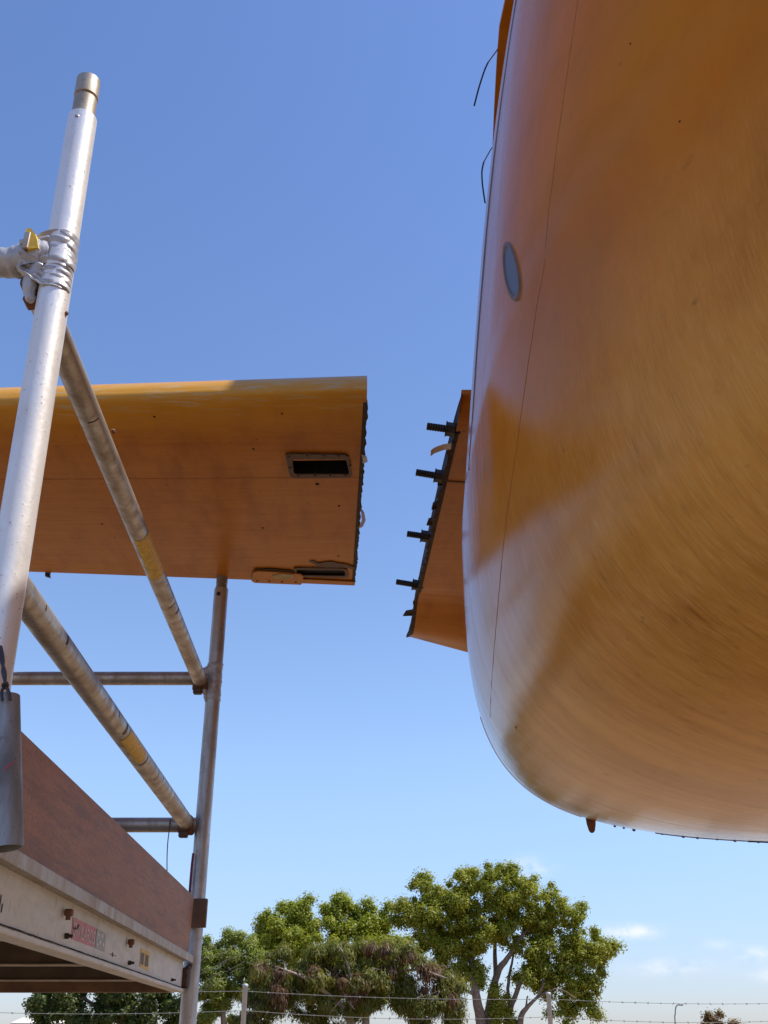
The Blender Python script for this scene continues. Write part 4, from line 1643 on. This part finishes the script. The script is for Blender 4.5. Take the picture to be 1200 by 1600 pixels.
# green tree to the left of it, higher crown behind the feathery one
YT2 = 66.0
b_ = U(505, 1628, YT2)
t2 = thing('leafy_tree', 'dense bright green tree rising behind the brown feathery tree', 'tree', (b_.x, YT2, -CZ))
limbs('trunk', [[(500, 1700, .5, 0), (502, 1600, .4, 0), (500, 1520, .25, 0), (480, 1460, .12, 0), (460, 1430, .05, 0)], [(502, 1590, .3, 0), (530, 1500, .18, 0), (560, 1440, .08, 0), (590, 1425, .04, 0)],
                [(505, 1560, .2, 0), (515, 1470, .12, 0), (522, 1415, .05, 0)]], YT2, M_BARK, t2)
BL2 = [(450, 1445, 46, 30), (505, 1432, 52, 30), (555, 1438, 44, 26), (425, 1470, 30, 30), (480, 1475, 60, 36), (550, 1475, 56, 36), (528, 1409, 12, 10), (460, 1420, 22, 12), (592, 1455, 20, 40), (605, 1430, 10, 14), (600, 1490, 40, 22), (575, 1420, 22, 10), (600, 1470, 26, 30), (615, 1500, 26, 26), (400, 1500, 18, 36), (412, 1455, 14, 18), (440, 1520, 60, 40), (560, 1530, 60, 40), (630, 1480, 14, 22)]
C, Rr = clumps(BL2, YT2, 13, .26, .55, 12)
leaves('crown', C, Rr, 210000, .16, M_LEAF2, t2, seed=4)

# brown, feathery, drooping tree in front
YT3 = 52.0
b_ = U(560, 1628, YT3)
t3 = thing('feathery_tree', 'spreading olive and brown feathery tree with hanging seed pods', 'tree', (b_.x, YT3, -CZ))
P3 = [[(545, 1700, .4, 0), (548, 1620, .32, 0), (546, 1590, .26, 0), (520, 1560, .16, -.5), (480, 1530, .09, -1), (430, 1510, .04, -1)],
      [(560, 1700, .35, 0), (570, 1610, .25, .2), (575, 1570, .18, .2), (600, 1530, .11, 0), (650, 1515, .06, -.5), (700, 1530, .03, -1)],
      [(548, 1590, .2, 0), (550, 1550, .13, -.4), (545, 1510, .08, -.8), (530, 1480, .04, -1)],
      [(600, 1530, .07, 0), (625, 1500, .04, -.6), (610, 1485, .02, -1)]]
rr = random.Random(31)
for _ in range(16):
    x, y = rr.uniform(400, 700), rr.uniform(1495, 1585)
    P3.append([(x, y, .016, -1.2), (x + rr.uniform(-14, 14), y + rr.uniform(-8, 10), .012, -1.4), (x + rr.uniform(-26, 26), y + rr.uniform(-6, 22), .006, -1.6)])
limbs('trunk', P3, YT3, M_PBARK, t3)
BL3 = [(470, 1500, 62, 20), (540, 1492, 62, 22), (600, 1500, 60, 22), (430, 1530, 48, 28), (500, 1530, 70, 34), (580, 1535, 70, 30), (650, 1520, 52, 22), (690, 1538, 32, 22), (705, 1560, 22, 26), (420, 1570, 40, 30), (480, 1575, 55, 26), (545, 1575, 40, 20), (610, 1560, 40, 16), (660, 1560, 40, 22), (660, 1590, 14, 18), (715, 1580, 10, 24), (706, 1590, 20, 20), (640, 1580, 30, 24), (400, 1595, 40, 20), (500, 1600, 40, 14)]
C, Rr = clumps(BL3, YT3, 12, .24, .5, 13)
leaves('crown', C, Rr, 170000, .22, M_LEAF3, t3, droop=.8, aspect=.22, seed=5)
C, Rr = clumps([(440, 1530, 45, 28), (520, 1515, 70, 24), (640, 1515, 55, 22), (690, 1545, 35, 26), (430, 1580, 30, 20), (560, 1545, 60, 22), (600, 1490, 50, 10)], YT3 - .5, 2.0, .3, .5, 17)
leaves('seed_pods', C, Rr, 7500, .34, M_POD, t3, droop=1.6, aspect=.16, seed=6)

# light green tree at the far left of the group
YT4 = 58.0
b_ = U(345, 1628, YT4)
t4 = thing('pale_tree', 'loose light green tree with pale twigs beside the far scaffold pole', 'tree', (b_.x, YT4, -CZ))
P4 = [[(350, 1700, .3, 0), (350, 1610, .22, 0), (346, 1560, .14, 0), (355, 1510, .08, 0), (362, 1475, .03, 0)], [(346, 1560, .1, 0), (325, 1515, .06, 0), (320, 1470, .02, 0)], [(350, 1580, .1, 0), (380, 1530, .06, 0), (392, 1490, .02, 0)]]
rr = random.Random(8)
for _ in range(14):
    x, y = rr.uniform(318, 372), rr.uniform(1480, 1540)
    P4.append([(x - 10, y + 6, .02, -1.4), (x, y, .018, -1.5), (x + 13, y - 5 + rr.uniform(-4, 4), .008, -1.6)])
limbs('trunk', P4, YT4, M_PBARK, t4)
C, Rr = clumps([(335, 1500, 34, 26), (375, 1485, 28, 24), (322, 1475, 14, 14), (358, 1466, 10, 10), (330, 1545, 40, 30), (380, 1530, 34, 34), (345, 1585, 50, 22), (300, 1530, 22, 30), (300, 1490, 14, 18), (394, 1500, 16, 26), (350, 1515, 44, 34), (320, 1500, 24, 24), (400, 1545, 18, 40)], YT4, 13, .22, .45, 14)
leaves('crown', C, Rr, 150000, .15, M_LEAF4, t4, aspect=.4, seed=7)

# dark tree seen under the platform
YT5 = 48.0
b_ = U(180, 1628, YT5)
t5 = thing('dark_tree', 'dark green tree seen in the gap below the scaffold platform', 'tree', (b_.x, YT5, -CZ))
limbs('trunk', [[(190, 1720, .3, 0), (192, 1620, .25, 0), (190, 1570, .18, 0), (180, 1520, .1, 0), (170, 1470, .04, 0)], [(190, 1600, .15, 0), (230, 1560, .09, 0), (260, 1520, .04, 0)], [(190, 1600, .15, 0), (130, 1560, .09, 0), (90, 1530, .04, 0)]], YT5, M_BARK, t5)
C, Rr = clumps([(90, 1560, 44, 30), (150, 1540, 60, 40), (220, 1540, 60, 40), (270, 1560, 40, 34), (100, 1590, 48, 20), (180, 1590, 70, 24), (250, 1590, 50, 22), (60, 1585, 18, 22)], YT5, 10, .22, .42, 15)
leaves('crown', C, Rr, 130000, .15, M_LEAF5, t5, seed=8)

# small russet bush and palm tip on the right
YB = 55
b_ = U(1122, 1628, YB)
t6 = thing('round_bush', 'small round russet bush at the bottom right', 'bush', (b_.x, YB, -CZ))
limbs('stem', [[(1122, 1700, .1, 0), (1122, 1630, .08, 0), (1122, 1600, .03, 0)]], YB, M_BARK, t6)
C, Rr = clumps([(1122, 1610, 36, 24), (1100, 1620, 26, 20), (1146, 1618, 28, 22), (1122, 1640, 46, 24)], YB, 26, .18, .34, 16)
leaves('crown', C, Rr, 26000, .13, M_BUSH, t6, seed=9)
YP = 60
b_ = U(1212, 1628, YP)
t7 = thing('palm_tree', 'palm frond tips at the right edge by the russet bush', 'palm', (b_.x, YP, -CZ))
limbs('trunk', [[(1214, 1700, .16, 0), (1213, 1640, .14, 0), (1212, 1612, .11, 0)]], YP, M_BARK, t7)
for k in range(13):
    th = 2 * PI * k / 13
    c0 = U(1212, 1610, YP)
    m_ = MB()
    pts = [c0 + Vector((math.cos(th) * q * .95, math.sin(th) * q * .95, .75 * q - .62 * q * q)) for q in (0, .3, .6, .9, 1.2, 1.45)]
    m_.tube(pts, [.02, .018, .014, .01, .008, .004], 5)
    for i in range(1, 6):
        for sg in (-1, 1):
            for f_ in (0, .5):
                p = pts[i - 1].lerp(pts[i], f_)
                s_ = Vector((-math.sin(th), math.cos(th), 0)) * sg
                e = p + s_ * .3 + Vector((math.cos(th) * .16, math.sin(th) * .16, -.12))
                w_ = Vector((math.cos(th), math.sin(th), 0)) * .02
                m_.add([p - w_, p + w_, e], [(0, 1, 2)])
    m_.make('frond', M_LEAF5, t7)

# low shed with a pale roof beyond the dark tree
YS = 75
c0 = U(48, 1600, YS)
shed = thing('shed', 'low pale roofed shed at the lower left beyond the dark tree', 'shed', (c0.x, YS, -CZ))
x0, x1 = U(20, 1590, YS).x, U(160, 1590, YS).x
zr = U(40, 1589, YS).z
MB().box(((x0 + x1) / 2, YS + 2, (zr - .5 - CZ) / 2), ((x1 - x0) / 2 - .15, 0, 0), (0, 2.0, 0), (0, 0, (zr - .5 + CZ) / 2)).make('wall', M_WALLP, shed)
MB().add([(x0, YS - .3, zr - .35), (x1, YS - .3, zr - .35), (x1, YS + 2, zr), (x0, YS + 2, zr), (x0, YS + 4.3, zr - .35), (x1, YS + 4.3, zr - .35),
          (x0, YS - .3, zr - .45), (x1, YS - .3, zr - .45), (x0, YS + 4.3, zr - .45), (x1, YS + 4.3, zr - .45)],
         [(0, 1, 2, 3), (3, 2, 5, 4), (6, 7, 1, 0), (4, 5, 9, 8), (6, 8, 9, 7), (0, 3, 4, 8, 6), (1, 7, 9, 5, 2)]).make('roof', M_ROOF, shed)
